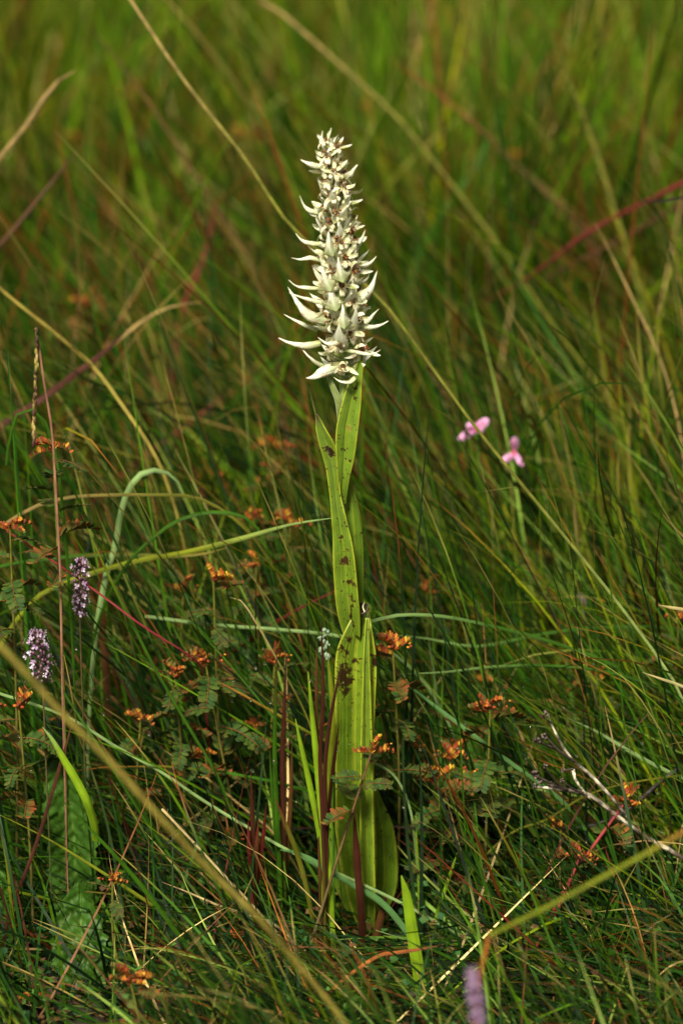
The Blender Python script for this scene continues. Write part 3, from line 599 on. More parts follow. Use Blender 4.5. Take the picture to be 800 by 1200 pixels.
tuft_of('small tuft of reddish brown spears under the silvery blade', (297, 1075, -.04), [
    ([(294, 905, -.04), (295, 945, -.04), (297, 990, -.04), (298, 1040, -.04)], 6, 'maroon', dict(roll=.1)),
    ([(312, 940, -.04), (309, 975, -.04), (304, 1010, -.04), (300, 1045, -.04)], 5.5, 'red', dict(tipc='maroon', roll=.1)),
    ([(291, 960, -.045), (292, 990, -.045), (295, 1040, -.045)], 5, 'red', dict(roll=.1)),
    ([(303, 960, -.045), (301, 990, -.045), (299, 1040, -.045)], 5, 'brown', dict(tipc='red', roll=.1))])
# folded pale leaf
st('rolled pale yellow green leaf drooping beside the crinkled leaves', [(50, 852, -.07), (62, 868, -.07), (76, 892, -.07), (90, 915, -.07), (103, 940, -.07), (112, 968, -.065), (114, 985, -.06)], 10, 'lime', tipc='pale', roll=.1, fold=.6, ground=False, name='rolled_leaf', cat='leaf')
# pink straw with a hanging seed spike
ps = empty('seeding_straw', P(73, 860, -.03)); ps.location.z = 0
tag(ps, 'thin upright pink straw with a yellow brown seed spike hanging from its tip', 'straw')
s = stalk(None, [(42, 384, -.03), (45, 400, -.03), (52, 450, -.03), (61, 505, -.03), (66, 580, -.03), (71, 680, -.03), (73, 790, -.03)], 2.5, 'pink', mat='straw', name='stem', parent=ps, blade=False); s.location = -ps.location
rs = np.random.RandomState(4); b = Bag()
sp_, _ = spline([list(P(*p)) for p in [(43, 388, -.032), (43, 410, -.032), (42, 450, -.032), (40, 490, -.032), (40, 520, -.032)]], 34)
for i, p in enumerate(sp_):
    V, F = lump((0, 0, 0), (.0011, .0011, .0030), 4, rs, .2); p = p + rs.randn(3) * .0004
    b.add(V + p - np.array(ps.location), F, [G['mustard'], G['brown'], G['tan'], G['maroon']][rs.randint(4)])
link('seed_spike', b.mesh('seed_spike'), M['litter'], ps)

# ================================================================ ORANGE-TIPPED SEEDLINGS
def pinnate_mesh(n, L_, lw, cols, curl, seed, fold=0.0, red=.0):
    """rachis along +X, paired oblong leaflets; curls down (-Z)"""
    rs = np.random.RandomState(seed); b = Bag(); pts = []
    for i in range(7):
        t = i / 6; pts.append(Vector((L_ * t * (1 - .12 * curl * t), 0, -curl * L_ * .35 * t * t + .12 * L_ * t)))
    V, F, C = tube(pts, [.00045] * 6 + [.0002], ns=5, nseg=8, colfn=lambda t: (.10, .05, .015)); b.add(V, F, C)
    sp_, _ = spline([list(p) for p in pts], 41)
    for k in range(n):
        t = .14 + .84 * k / (n - 1) if n > 1 else .9
        p = sp_[int(t * 40)]; q = sp_[min(40, int(t * 40) + 1)] - sp_[max(0, int(t * 40) - 1)]; q = q / np.linalg.norm(q)
        ll = lw * (1 - .35 * abs(t - .45) * 2) * rs.uniform(.85, 1.1)
        for sd_ in (-1, 1):
            up = fold + rs.uniform(-.25, .25)
            out = np.array((q[0] * .45, sd_ * cos(up), q[2] * .45 + sin(up))); out /= np.linalg.norm(out)
            acr = q - out * np.dot(q, out); acr /= np.linalg.norm(acr); nn = np.cross(out, acr) * sd_
            c = cols[rs.randint(len(cols))]; c2 = mix(c, (.22, .04, .015), red * rs.rand())
            V = []; C = []
            for i, (s_, wd) in enumerate([(0, .12), (.3, .9), (.7, 1.0), (1, .35)]):
                for u in (-1, 0, 1):
                    V.append(p + out * ll * s_ + acr * u * wd * ll * .26 + nn * (abs(u) * .10 * ll - .10 * ll * s_ * s_)); C.append(mix(c, c2, max(abs(u) * .6, s_)))
            idx = np.arange(12).reshape(4, 3)
            b.add(V, np.stack([idx[:-1, :-1], idx[1:, :-1], idx[1:, 1:], idx[:-1, 1:]], -1).reshape(-1, 4), C)
    me = b.mesh('pinnate_leaf'); me.materials.append(M['pinna']); return me
DG = [(.018, .052, .012), (.024, .062, .010), (.014, .040, .012), (.034, .072, .012)]
PG = [pinnate_mesh(9 + s % 3, .030, .0086, DG, .4 + .25 * s, s, fold=[.0, .3, -.2, .5][s % 4], red=[.2, 1.0, .3, .9][s % 4]) for s in range(5)]
OR = [(.36, .10, .02), (.42, .19, .025), (.24, .045, .016), (.13, .03, .015), (.07, .08, .02), (.28, .07, .02), (.44, .28, .03), (.07, .08, .02)]
PO = [pinnate_mesh(5 + s % 3, .012 + .002 * s, .0058, OR, -.3 + .5 * s, 20 + s, fold=.9, red=.6) for s in range(4)]
def bud_mesh(seed):
    rs = np.random.RandomState(seed); b = Bag()
    for k in range(5):
        c = rs.uniform(-.0028, .0028, 3); V, F = lump(c, rs.uniform(.0006, .0016, 3), 5, rs, .15); b.add(V, F, OR[rs.randint(4)])
    me = b.mesh('young_leaf_bud'); me.materials.append(M['pinna']); return me
BU = [bud_mesh(s) for s in range(4)]
def seedling(label, head, base, nleaf=7, sc=1.0, spread=1.0, colour='olive', red=False, r=.0009):
    """head / base (px, py, Y)"""
    h = P(*head); bs = P(*base); bs = Vector((bs.x, bs.y, 0)) if base[1] < 1210 and bs.z > 0 else Vector((bs.x, bs.y, 0))
    root = empty('legume_seedling', bs); tag(root, label, 'seedling', 'orange tipped legume seedlings in the grass')
    rr = random.Random(label); mid = (h + bs) / 2 + Vector((rr.uniform(-.006, .006), 0, 0)); 
    cs = G['crimson'] if red else G[colour]
    path = [bs - bs, mid - bs, h - bs]
    V, F, C = tube(path, [r * 1.4, r * 1.1, r * .8], ns=7, nseg=14, colfn=lambda t: mix((.08, .06, .02) if not red else (.2, .03, .015), cs, t)); 
    link('stem', mesh_from('stem', V, F, C, np.zeros((len(V), 2))), M['stem'], root)
    H = (h - bs); rows, _ = spline([list(p) for p in path], 101); Ln = H.length
    az = rr.uniform(0, 6)
    for i in range(nleaf):
        dz = .010 * sc + i * (.011 * sc * rr.uniform(.8, 1.3))
        if dz > Ln * .85: break
        t = 1 - dz / Ln; p = Vector(rows[int(t * 100)]); az += 2.3 + rr.uniform(-.4, .4)
        lf = link('leaf', PG[rr.randrange(5)], None, root)
        lf.matrix_local = Matrix.Translation(p) @ frame(az, rr.uniform(-.15, .35), rr.uniform(-.4, .4)) @ Matrix.Scale(sc * rr.uniform(.75, 1.15), 4)
    for i in range(5):
        az2 = rr.choice([0, pi]) + rr.uniform(-.7, .7) if i < 3 else rr.uniform(0, 6)
        lf = link('young_leaf', PO[rr.randrange(4)], None, root)
        lf.matrix_local = Matrix.Translation(H + Vector((0, 0, -.003 * sc * (i % 3)))) @ frame(az2, rr.uniform(-.2, 1.2), rr.uniform(-.5, .5)) @ Matrix.Scale(sc * spread * rr.uniform(.65, 1.05), 4)
    bu = link('young_leaf_bud', BU[rr.randrange(4)], None, root); bu.matrix_local = Matrix.Translation(H) @ Matrix.Scale(sc, 4)
    bu = link('young_leaf_bud', BU[rr.randrange(4)], None, root); bu.matrix_local = Matrix.Translation(H + Vector((rr.choice([-1, 1]) * .011 * sc * spread, 0, .001))) @ Matrix.Scale(sc * .8, 4)
    return root
for a in [
 ('blurred orange topped seedling standing behind the split orchid leaf', (322, 522, .35), (330, 700, .40), 4, 1.25),
 ('seedling with red orange tuft behind the arching green blade', (292, 606, .22), (296, 760, .25), 5, 1.0),
 ('seedling with small yellow buds close behind the orchid stem', (340, 612, .18), (342, 760, .2), 6, 1.1),
 ('red topped seedling above the thin white tipped blade', (250, 676, .06), (262, 860, .08), 8, 1.05),
 ('seedling that the thin crimson stalk touches, with a wide orange head', (240, 772, .02), (300, 960, .03), 9, 1.15),
 ('seedling with a yellow bud and bare stem', (205, 790, .03), (210, 950, .04), 6, .9),
 ('seedling crowded with yellow orange leaflets beside the dark tipped tuft', (322, 772, .05), (318, 900, .06), 7, .95),
 ('orange headed seedling touching the edge of the big orchid leaf', (460, 757, .02), (465, 960, .03), 8, 1.1),
 ('tall orange and yellow topped seedling standing clear beside the twig', (574, 826, .0), (566, 990, .01), 7, 1.1),
 ('orange seedling behind and below the tall clear one', (528, 884, .03), (532, 1030, .04), 8, 1.0),
 ('low seedling with a wide rusty head by the orchid foot', (512, 908, .01), (505, 1060, .02), 7, 1.05),
 ('seedling with orange and yellow beads in the middle of the lower seedlings', (548, 916, .02), (552, 1060, .03), 8, .95),
 ('small red seedling under the dead twig', (648, 968, .02), (648, 1090, .03), 7, .9),
 ('seedling with two red buds and a dark stem under the twig', (682, 1000, .0), (660, 1110, .0), 7, .9),
 ('yellow budded seedling among the grasses at the side edge', (22, 826, -.02), (35, 960, -.02), 7, 1.05),
 ('orange headed seedling leaning in at the side edge', (12, 614, 0), (10, 830, .02), 8, 1.05),
 ('seedling with curled leaves climbing beside the pink straw', (62, 520, -.01), (70, 830, .0), 9, 1.0),
 ('small seedling with golden buds in front of the crinkled leaves', (132, 1030, -.1), (150, 1150, -.1), 3, .75),
 ('blurred red orange seedling low in the near corner', (152, 1146, -.2), (160, 1230, -.2), 6, 1.15),
 ('tiny yellowish seedling under the mustard stalk', (278, 1098, -.06), (285, 1170, -.06), 5, .8),
 ('hazy orange seedling behind the pink flowers', (545, 546, .5), (548, 700, .55), 3, 1.0),
 ('faint orange seedling in the grass beyond the arched blade', (556, 722, .25), (560, 830, .28), 4, .9),
 ('faint rusty seedling beside the level bright blade', (566, 796, .18), (570, 900, .2), 5, .9),
 ('blurred rust coloured seedling in the upper meadow beside the red stalk', (612, 183, 1.3), (614, 330, 1.35), 3, 1.6),
 ('blurred orange seedling touching the bent tan stalk', (662, 222, 1.2), (664, 380, 1.25), 3, 1.6),
 ('far orange seedling to the side of the spike top', (292, 158, 1.4), (292, 330, 1.45), 4, 1.7),
 ('far orange seedling below the one beside the spike top', (295, 232, 1.2), (296, 400, 1.25), 3, 1.5),
 ('far brown seedling in the upper grass', (150, 108, 1.7), (150, 300, 1.75), 3, 1.6),
 ('far reddish seedling in the upper grass', (82, 166, 1.5), (82, 330, 1.55), 3, 1.5),
 ('far rusty seedling near the bent tan tip', (430, 128, 1.6), (430, 330, 1.65), 3, 1.5),
 ('low seedling with fine green leaves at the frame edge', (795, 722, .1), (800, 880, .12), 5, .9),
 ('hazy rust seedling in the middle distance beside the yellow tuft', (652, 480, .6), (655, 640, .65), 3, 1.1),
 ('pale golden seedling in the middle distance beside the bent straw', (100, 352, .7), (100, 520, .75), 3, 1.3),
 ('seedling with dark drooping leaves below the crimson stalk', (240, 880, .03), (262, 1000, .03), 6, .9),
 ('orange headed seedling low beside the kinked stalk', (605, 1010, .02), (600, 1100, .02), 7, .8),
 ('small rusty seedling between the maroon spears and the blotched leaf tuft', (300, 850, .05), (300, 960, .06), 6, .75),
 ('rusty seedling half hidden beneath the golden headed pair by the orchid', (486, 872, .05), (488, 1000, .06), 6, .8),
 ('dull red seedling standing over the low wide rusty head', (545, 868, .08), (545, 1000, .09), 6, .8),
 ('brown headed seedling buried in grass just under the mustard stalk', (165, 840, .05), (170, 960, .06), 6, .8),
 ('faint red seedling behind the thin white tipped blade', (300, 660, .15), (300, 800, .17), 5, .85),
 ('faint rust seedling under the hooked pale blade', (215, 690, .12), (218, 830, .14), 5, .85),
 ('hazy rust seedling in the gap beneath the faded red blade', (250, 560, .45), (252, 720, .5), 4, 1.1),
 ('dim rusty seedling near the long level blade behind the big leaf', (500, 690, .2), (502, 830, .22), 4, .8),
 ('small russet seedling deep in the grass below the long pale straw stalk', (700, 790, .12), (702, 930, .14), 5, .8),
 ('russet seedling low between the red stems under the twig', (640, 1060, .0), (642, 1130, .0), 5, .7),
 ('tiny russet seedling beside the upright narrow bright blade', (518, 985, .03), (520, 1070, .04), 5, .7),
 ('far rusty seedling high in the blurred grass above the long red stalk', (745, 150, 1.5), (745, 320, 1.55), 3, 1.5),
 ('little seedling with blue green leaflets in the near corner', (40, 1170, -.12), (42, 1230, -.12), 6, .9),
 ]:
    seedling(*a)
seedling('seedling on a long slanting brown stem crossing before the orchid leaves', (437, 876, -.045), (350, 1075, -.07), 5, 1.0, colour='brown', r=.0010)
seedling('seedling with bright orange head on a tall red stem under the dead twig', (735, 936, -.02), (622, 1120, -.03), 3, 1.1, red=True, r=.0013)
seedling('seedling with orange beads on a bent red stem by the twig', (680, 1002, -.03), (615, 1130, -.04), 3, .95, red=True, r=.0012)

# ================================================================ LILAC SPIKES, PINK FLOWERS, TWIG, BROAD LEAVES, FLUFF
def lilac(label, top, bottom, base, wpx, seed, n=60, pal=None):
    rs = np.random.RandomState(seed); a = P(*top); b0 = P(*bottom); g0 = P(*base); g0.z = 0
    root = empty('lilac_flower_spike', g0); tag(root, label, 'wild flower', 'small lilac flower spikes in the grass')
    V, F, C = tube([Vector((0, 0, 0)), (b0 - g0) * .5, b0 - g0, a - g0], [.0008, .0007, .0006, .0004], ns=6, nseg=16, colfn=lambda t: mix((.03, .07, .01), (.08, .04, .02), t))
    link('stem', mesh_from('stem', V, F, C, np.zeros((len(V), 2))), M['stem'], root)
    hd = Bag(); pt = Bag(); R = wpx * .5 * mpp(top[2])
    for i in range(n):
        t = i / (n - 1); c = b0.lerp(a, t) - g0; az = i * 2.4; rad = R * (.55 + .45 * sin(pi * min(1, .15 + t * .85))) * rs.uniform(.55, 1.15)
        d = Vector((cos(az), sin(az), .35)); p = c + d * rad
        V, F = lump(c + d * rad * .62, (.0012, .0012, .0015), 4, rs, .2); hd.add(V, F, (.10, .04, .07))
        if rs.rand() < .7:
            x = d.normalized(); y = x.cross(Vector((0, 0, 1))).normalized(); z = x.cross(y)
            for k in range(4):
                an = k * pi / 2 + rs.rand(); dr = y * cos(an) + z * sin(an); q = y * -sin(an) + z * cos(an); L_ = .0024 * rs.uniform(.7, 1.2)
                V = [p, p + dr * L_ * .6 + q * L_ * .38, p + dr * L_ + x * .0006, p + dr * L_ * .6 - q * L_ * .38]
                pt.add([tuple(v) for v in V], [(0, 1, 2, 3)], mix((.26, .14, .34), (.40, .28, .42) if top[2] < -.3 else (.70, .58, .74), rs.rand()))
    f = link('flower_head', hd.mesh('flower_head'), M['stem'], root); link('petals', pt.mesh('petals'), M['petal'], f)
lilac('lilac flower spike behind the pink straw and crimson stalk', (95, 655, .0), (94, 722, .0), (100, 900, .02), 26, 1, 56)
lilac('fatter greyish lilac flower spike standing lower in the grass', (43, 742, -.02), (50, 800, -.02), (58, 950, -.02), 34, 2, 70)
lilac('blurred purple flower spike at the bottom edge of the photo', (553, 1138, -.5), (560, 1200, -.5), (562, 1300, -.5), 20, 3, 60)
lilac('faint lilac spike lost in the green grass beyond the twig', (680, 698, .35), (682, 730, .35), (686, 860, .36), 14, 5, 24)
def pink(label, c, base, petals):
    cc = P(*c); g0 = P(*base); g0.z = 0; root = empty('pink_flower', g0); tag(root, label, 'wild flower', 'pair of pink flowers in the blurred grass')
    V, F, C = tube([Vector((0, 0, 0)), (cc - g0) * .5 + Vector((.006, 0, 0)), cc - g0], [.0014, .0012, .0009], ns=6, nseg=14, colfn=lambda t: G['green'])
    link('stem', mesh_from('stem', V, F, C, np.zeros((len(V), 2))), M['stem'], root)
    for i, (x0, y0, x1, y1, w_) in enumerate(petals):
        a = P(x0, y0, c[2]); b_ = P(x1, y1, c[2] - .006)
        me = ribbon('petal', [a, a.lerp(b_, .35), a.lerp(b_, .7), b_], [w_ * .4 * mpp(c[2]), w_ * .7 * mpp(c[2]), w_ * .7 * mpp(c[2]), w_ * .2 * mpp(c[2])], nseg=10, na=4, fold=.35, roll=.15 * i, colfn=lambda t, u: mix((.66, .20, .50), (.82, .50, .78), abs(u) * .5 + t * .3), rel=g0)
        link('petal', me, M['petal'], root)
    V, F = lump(tuple(cc - g0), (.002, .002, .0025), 5); bb = Bag(); bb.add(V, F, (.45, .05, .12)); link('calyx', bb.mesh('calyx'), M['stem'], root)
pink('pink flower with spread petals beside the long pale straw', (557, 503, .33), (575, 760, .35), [(557, 503, 537, 515, 13), (557, 500, 546, 500, 15), (557, 500, 572, 492, 15), (558, 506, 566, 500, 11)])
pink('smaller pink flower lower down with a hanging petal', (602, 531, .33), (612, 760, .35), [(602, 532, 588, 541, 11), (602, 528, 603, 512, 13), (603, 530, 612, 546, 9), (602, 526, 600, 517, 11)])
# dead branching twig with dark seed heads
tw0 = P(800, 1003, -.02)
tw = empty('dead_twig', P(830, 1040, -.01)); tw.location.z = 0; tag(tw, 'dead dark branching twig with black seed heads lying over the grass', 'twig')
def tp(px): return [P(*p) - tw.location for p in px]
def branch(px, r, c1, c2, name='branch'):
    cf = lambda t: mix(c1, c2, .32 + 1.5 * noise.noise(Vector((t * 11, px[0][0], 0))))
    V, F, C = tube(tp(px), r, ns=8, nseg=40, colfn=cf)
    rsx = np.random.RandomState(int(px[0][0])); V = V + rsx.randn(*V.shape) * .00012
    link(name, mesh_from(name, V, F, C, np.zeros((len(V), 2))), M['wood'], tw)
BK, GY, WH = (.022, .013, .010), (.075, .052, .04), (.50, .44, .34)  # WH: the pale branch, and white highlights painted along the dark ones
branch([(625, 922, -.03), (660, 925, -.03), (690, 932, -.025), (722, 956, -.02), (755, 980, -.015), (790, 1000, -.01), (835, 1030, -.005), (860, 1060, 0)], [.0009, .0013, .0016, .0018, .0018, .0019, .0019, .0019], GY, WH, 'main_branch')
branch([(641, 835, -.03), (650, 858, -.03), (668, 888, -.03), (690, 907, -.03), (712, 930, -.03), (735, 958, -.022)], [.0006, .0009, .0011, .0013, .0012, .0010], BK, WH)
branch([(627, 868, -.03), (648, 876, -.03), (668, 888, -.03)], [.0006, .0009, .0009], BK, GY)
branch([(638, 862, -.035), (655, 880, -.035), (672, 892, -.032)], [.0006, .0009, .0009], BK, BK)
branch([(671, 902, -.035), (674, 914, -.035), (684, 928, -.03), (690, 935, -.026)], [.0014, .001, .0009, .001], WH, WH)
branch([(660, 903, -.035), (671, 901, -.035)], [.0006, .0008], BK, BK)
branch([(626, 908, -.035), (645, 918, -.034), (665, 926, -.03)], [.0007, .001, .0012], BK, BK)
branch([(638, 898, -.04), (650, 915, -.035), (662, 926, -.03)], [.0007, .0009, .0011], BK, BK)
branch([(658, 916, -.04), (672, 925, -.035), (684, 931, -.03)], [.0006, .0008, .0010], BK, BK)
V, F, C = tube([P(*p) - tw.location for p in [(795, 901, .02), (775, 915, .02), (752, 935, .02), (725, 955, .02), (690, 968, .02), (640, 972, .02)]], [.0022, .0018, .0020, .0018, .0016, .001], ns=8, nseg=30, colfn=lambda t: BK)
sk = empty('dead_stick', tw.location); tag(sk, 'thick black dead stick leaning behind the branching twig', 'stick')
link('stick', mesh_from('stick', V, F, C, np.zeros((len(V), 2))), M['wood'], sk)
rs = np.random.RandomState(9)
for (x, y, s_) in [(637, 837, 1.0), (629, 869, 1.0), (638, 863, .9), (627, 908, 1.1), (638, 897, .7), (632, 915, .7), (659, 903, .6), (658, 915, .6), (626, 921, .7), (645, 920, .8)]:
    b = Bag(); c = P(x, y, -.034) - tw.location
    for k in range(10):
        d = rs.randn(3); d /= np.linalg.norm(d); V, F = lump(np.array(c) + d * .0022 * s_, rs.uniform(.0007, .0016, 3) * s_, 4, rs, .35); b.add(V, F, [(.05, .03, .025), (.10, .065, .05), (.02, .012, .01)][rs.randint(3)])
    link('seed_head', b.mesh('seed_head'), M['wood'], tw)
# crinkled broad-leaved herb
herb = empty('broad_leaf_herb', P(100, 1190, .0)); herb.location.z = 0
tag(herb, 'low herb with large crinkled dark green leaves in the lower corner', 'herb')
def crinkle_leaf(px, seed, col=(.022, .066, .006)):
    pts = [P(a, b_, c) for a, b_, c, d in px]; W = [d * mpp(c) for a, b_, c, d in px]; nseg, na = 90, 26
    rows, Ln = spline([list(p) + [w_] for p, w_ in zip(pts, W)], nseg + 1); Cc = rows[:, :3]
    T = np.gradient(Cc, axis=0); T /= np.linalg.norm(T, axis=1)[:, None]
    view = Cc - np.array(CAM); view /= np.linalg.norm(view, axis=1)[:, None]
    Sd = np.cross(T, view + np.array((0.25, 0, 0))); Sd /= np.linalg.norm(Sd, axis=1)[:, None]; Nn = np.cross(Sd, T)
    V = []; C = []; UV = []
    for i in range(nseg + 1):
        s_ = Ln * i / nseg; ww = rows[i, 3] * (1 + .09 * sin(s_ * 420 + seed) + .05 * sin(s_ * 910))
        for j in range(na + 1):
            u = -1 + 2 * j / na; q = (abs(u) * ww / 2)
            rib = abs(sin((s_ - q * .9) * 330)); cell = noise.noise(Vector((s_ * 190 + seed, u * ww * 190, 0)))
            h = .0011 * rib ** .6 + .0011 * cell + (.004 * abs(u)) - (.0012 if abs(u) < .06 else 0)
            V.append(Cc[i] + Sd[i] * u * ww / 2 - Nn[i] * (h * 1.7 + .004 * sin(s_ * 70 + seed) * u))
            k = mix(col, (.040, .10, .008), .4 + cell * .5); 
            if abs(u) < .05 or rib < .13: k = mix(k, (.07, .13, .02), .6)
            C.append(k); UV.append(((u + 1) / 2, s_ * 10))
    idx = np.arange((nseg + 1) * (na + 1)).reshape(nseg + 1, na + 1)
    me = mesh_from('leaf', np.array(V) - np.array(herb.location), np.stack([idx[:-1, :-1], idx[1:, :-1], idx[1:, 1:], idx[:-1, 1:]], -1).reshape(-1, 4), C, UV)
    link('leaf', me, M['broad'], herb)
crinkle_leaf([(62, 868, .0, 6), (74, 900, .0, 40), (84, 950, .0, 62), (88, 1000, .0, 66), (90, 1050, .0, 60), (96, 1085, .0, 40), (102, 1130, .0, 8)], 1)
crinkle_leaf([(96, 1030, -.045, 8), (95, 1060, -.05, 42), (96, 1100, -.06, 64), (100, 1150, -.075, 68), (104, 1195, -.09, 60), (108, 1250, -.12, 40), (112, 1290, -.15, 10)], 2)
crinkle_leaf([(-12, 1000, -.02, 10), (-4, 1030, -.02, 34), (2, 1070, -.02, 36), (12, 1110, -.02, 14)], 3, (.06, .16, .02))
# white fluff
b = Bag(); rs = np.random.RandomState(3); c0 = P(382, 752, .01)
for k in range(16):
    t = k / 15; c = np.array(P(380 + 5 * sin(k), 738 + 34 * t, .01)) - np.array(c0); V, F = lump(c, rs.uniform(.0010, .0026, 3), 5, rs, .4); b.add(V, F, (.24, .32, .22))
fz = link('foam_fleck', b.mesh('foam_fleck'), M['petal']); fz.location = c0; tag(fz, 'small whitish crumpled fleck behind the blotched orchid leaf', 'foam')
V, F, C = tube([Vector((0, 0, 0)), Vector((.004, .004, -.08)), Vector((.006, .006, -c0.z))], [.0006, .0008, .001], ns=5, nseg=12, colfn=lambda t: G['green'])
link('stem', mesh_from('stem', V, F, C, np.zeros((len(V), 2))), M['stem'], fz)
# round green leaves blurred in the right lower grass
for lb, px, wd, Yv in [('broad plain green leaf blurred behind the tall clear seedling', [(540, 842, .14), (545, 860, .14), (552, 885, .14), (562, 920, .14)], 26, 0),
                       ('broad plain green leaf blurred under the dead twig', [(585, 890, .16), (592, 915, .16), (600, 945, .16), (608, 985, .16)], 34, 0)]:
    pts = to_ground([P(*p) for p in px]); W = [wd * f * mpp(.14) for f in (.15, .9, 1, .5)] + [.002] * (len(pts) - 4); base = pts[-1]
    o_ = link('broad_leaf', ribbon('broad_leaf', pts, W, nseg=24, na=6, fold=.3, roll=.3, colfn=lambda t, u: (.07, .19, .02), rel=base), M['broad']); o_.location = base; tag(o_, lb, 'leaf', 'broad plain leaves behind the seedlings')

# ================================================================ THE MEADOW GRASS (nobody could count it)
REJ = [  # photo windows kept clear of anything nearer than Y
    (352, 448, 120, 480, .035), (366, 432, 470, 720, .03), (376, 466, 700, 1062, .02), (395, 466, 1062, 1090, -.03),
    (60, 110, 640, 730, .0), (22, 66, 735, 805, -.02), (600, 700, 830, 935, -.04), (700, 790, 930, 1000, -.04), (545, 605, 810, 850, -.01),
    (535, 575, 488, 520, .3), (585, 615, 508, 552, .3), (330, 345, 760, 900, -.02), (30, 80, 380, 560, -.03), (215, 280, 755, 800, .0), (415, 500, 735, 790, .0)]
def field(name, label, cat, mat, n, xr, yr, Lr, wr, pal, seed, lean=(.25, .3), azc=None, azs=1.0, bend=(.3, 1.0), nseg=8, clump=.0, tipdry=.3, ywf=0, tone=1.0, curlp=1.6, keep=None):
    rs = np.random.RandomState(seed)
    m_ = int(n * 1.0)
    x = rs.uniform(xr[0], xr[1], m_); y = yr[0] + (yr[1] - yr[0]) * rs.rand(m_) ** (1 + ywf)
    if clump:
        k = max(8, int(m_ / 26)); cx = rs.uniform(xr[0], xr[1], k); cy = yr[0] + (yr[1] - yr[0]) * rs.rand(k) ** (1 + ywf); ci = rs.randint(k, size=m_)
        x = cx[ci] + rs.randn(m_) * clump; y = cy[ci] + rs.randn(m_) * clump; cu = rs.rand(k)[ci]; caz = (rs.randn(k) * .5)[ci]
    else: cu = rs.rand(m_); caz = 0
    L = rs.uniform(Lr[0], Lr[1], m_) * (1 if not clump else (.75 + .5 * cu)); wd = rs.uniform(wr[0], wr[1], m_)
    az = rs.uniform(0, 2 * pi, m_) if azc is None else azc + rs.randn(m_) * azs + caz
    th0 = np.abs(rs.randn(m_)) * lean[1] * .7 + lean[0] * rs.rand(m_); bd = rs.uniform(bend[0], bend[1], m_) ** 1.2
    big = rs.rand(m_) < .10; bd = np.where(big, bd + rs.uniform(.6, 1.2, m_), bd)
    t = np.linspace(0, 1, nseg + 1)[None, :]
    th = th0[:, None] + bd[:, None] * t ** curlp
    azt = az[:, None] + (rs.randn(m_) * .35)[:, None] * t
    ds = (L / nseg)[:, None]
    H = np.sin(th) * ds; Vz = np.cos(th) * ds
    T = np.stack([np.cos(azt) * np.sin(th), np.sin(azt) * np.sin(th), np.cos(th)], -1)
    px = np.cumsum(np.pad(H * np.cos(azt), ((0, 0), (1, 0)))[:, :-1], 1); py = np.cumsum(np.pad(H * np.sin(azt), ((0, 0), (1, 0)))[:, :-1], 1); pz = np.cumsum(np.pad(Vz, ((0, 0), (1, 0)))[:, :-1], 1)
    Cc = np.stack([x[:, None] + px, y[:, None] + py, np.maximum(pz, .004 + .02 * rs.rand(m_)[:, None] * t) - .006 * (1 - t)], -1)
    qx, qy = proj(Cc)
    ok = np.ones(m_, bool)
    for (x0, x1, y0, y1, Yh) in REJ:
        ok &= ~(((qx > x0 - 3) & (qx < x1 + 3) & (qy > y0) & (qy < y1) & (Cc[..., 1] < Yh)).any(1))
    ok &= ~(((qx > 42) & (qx < 122) & (qy > 900) & (qy < 1200) & (Cc[..., 1] < -.02)).any(1) & (rs.rand(m_) < .72))
    ok &= ~((Cc[..., 1] < -.10) & (qy < 1060) & (qy > -200)).any(1) | (rs.rand(m_) < .04)
    ok &= ~(((Cc[..., 1] < -1.0)) & (Cc[..., 2] > .35)).any(1)
    if keep is not None: ok &= keep(Cc, qx, qy, rs)
    Cc, T, wd, L, azt, cu = Cc[ok], T[ok], wd[ok], L[ok], azt[ok], cu[ok]; k = len(Cc)
    sh = np.stack([-np.sin(azt), np.cos(azt), np.zeros_like(azt)], -1); nr = np.cross(T, sh)
    tw_ = (rs.uniform(-.9, .9, k)[:, None] + rs.uniform(-1.4, 1.4, k)[:, None] * t)[..., None]
    sd_ = sh * np.cos(tw_) + nr * np.sin(tw_)
    prof = np.minimum(1, .55 + t * 2.5) * (1 - t ** 2.2) ** .8 + .02
    hw = (wd[:, None] * prof / 2)[..., None]
    V = np.stack([Cc - sd_ * hw, Cc + sd_ * hw], 2).reshape(-1, 3)
    b0 = np.arange(k)[:, None] * (nseg + 1) * 2 + np.arange(nseg)[None, :] * 2
    F = np.stack([b0, b0 + 1, b0 + 3, b0 + 2], -1).reshape(-1, 4)
    pc = np.array([p[0] for p in pal]); pr = np.array([p[1] for p in pal], float); pr /= pr.sum()
    ci = np.searchsorted(np.cumsum(pr), np.clip(rs.rand(k) * .75 + cu * .25, 0, .9999))
    col = pc[ci] * np.array((1.22, 1.10, 1.0)) * tone * .92 * rs.uniform(.45, 1.5, (k, 1)) * (1 + rs.randn(k, 3) * .06)
    dry = (rs.rand(k) < tipdry)[:, None, None]; tip = np.array([(.30, .20, .06), (.25, .06, .02), (.32, .28, .08)])[rs.randint(3, size=k)][:, None, :]
    f = np.clip((t[..., None] - .72) / .28, 0, 1) * dry
    Cv = np.clip(col[:, None, :] * (1 - f) + tip * f, .004, .9); C = np.repeat(Cv, 2, axis=1).reshape(-1, 3) if False else np.stack([Cv, Cv], 2).reshape(-1, 3)
    me = mesh_from(name, V, F, C, None)
    o = link(name, me, M[mat]); tag(o, label, cat, kind='stuff'); return o
far_pal = [((.026, .086, .002), 4), ((.044, .108, .002), 4), ((.078, .140, .002), 2.6), ((.014, .050, .001), 3), ((.115, .145, .003), 1.3), ((.075, .078, .004), .8), ((.07, .026, .004), 1.1), ((.07, .011, .004), .8), ((.16, .11, .03), .3)]
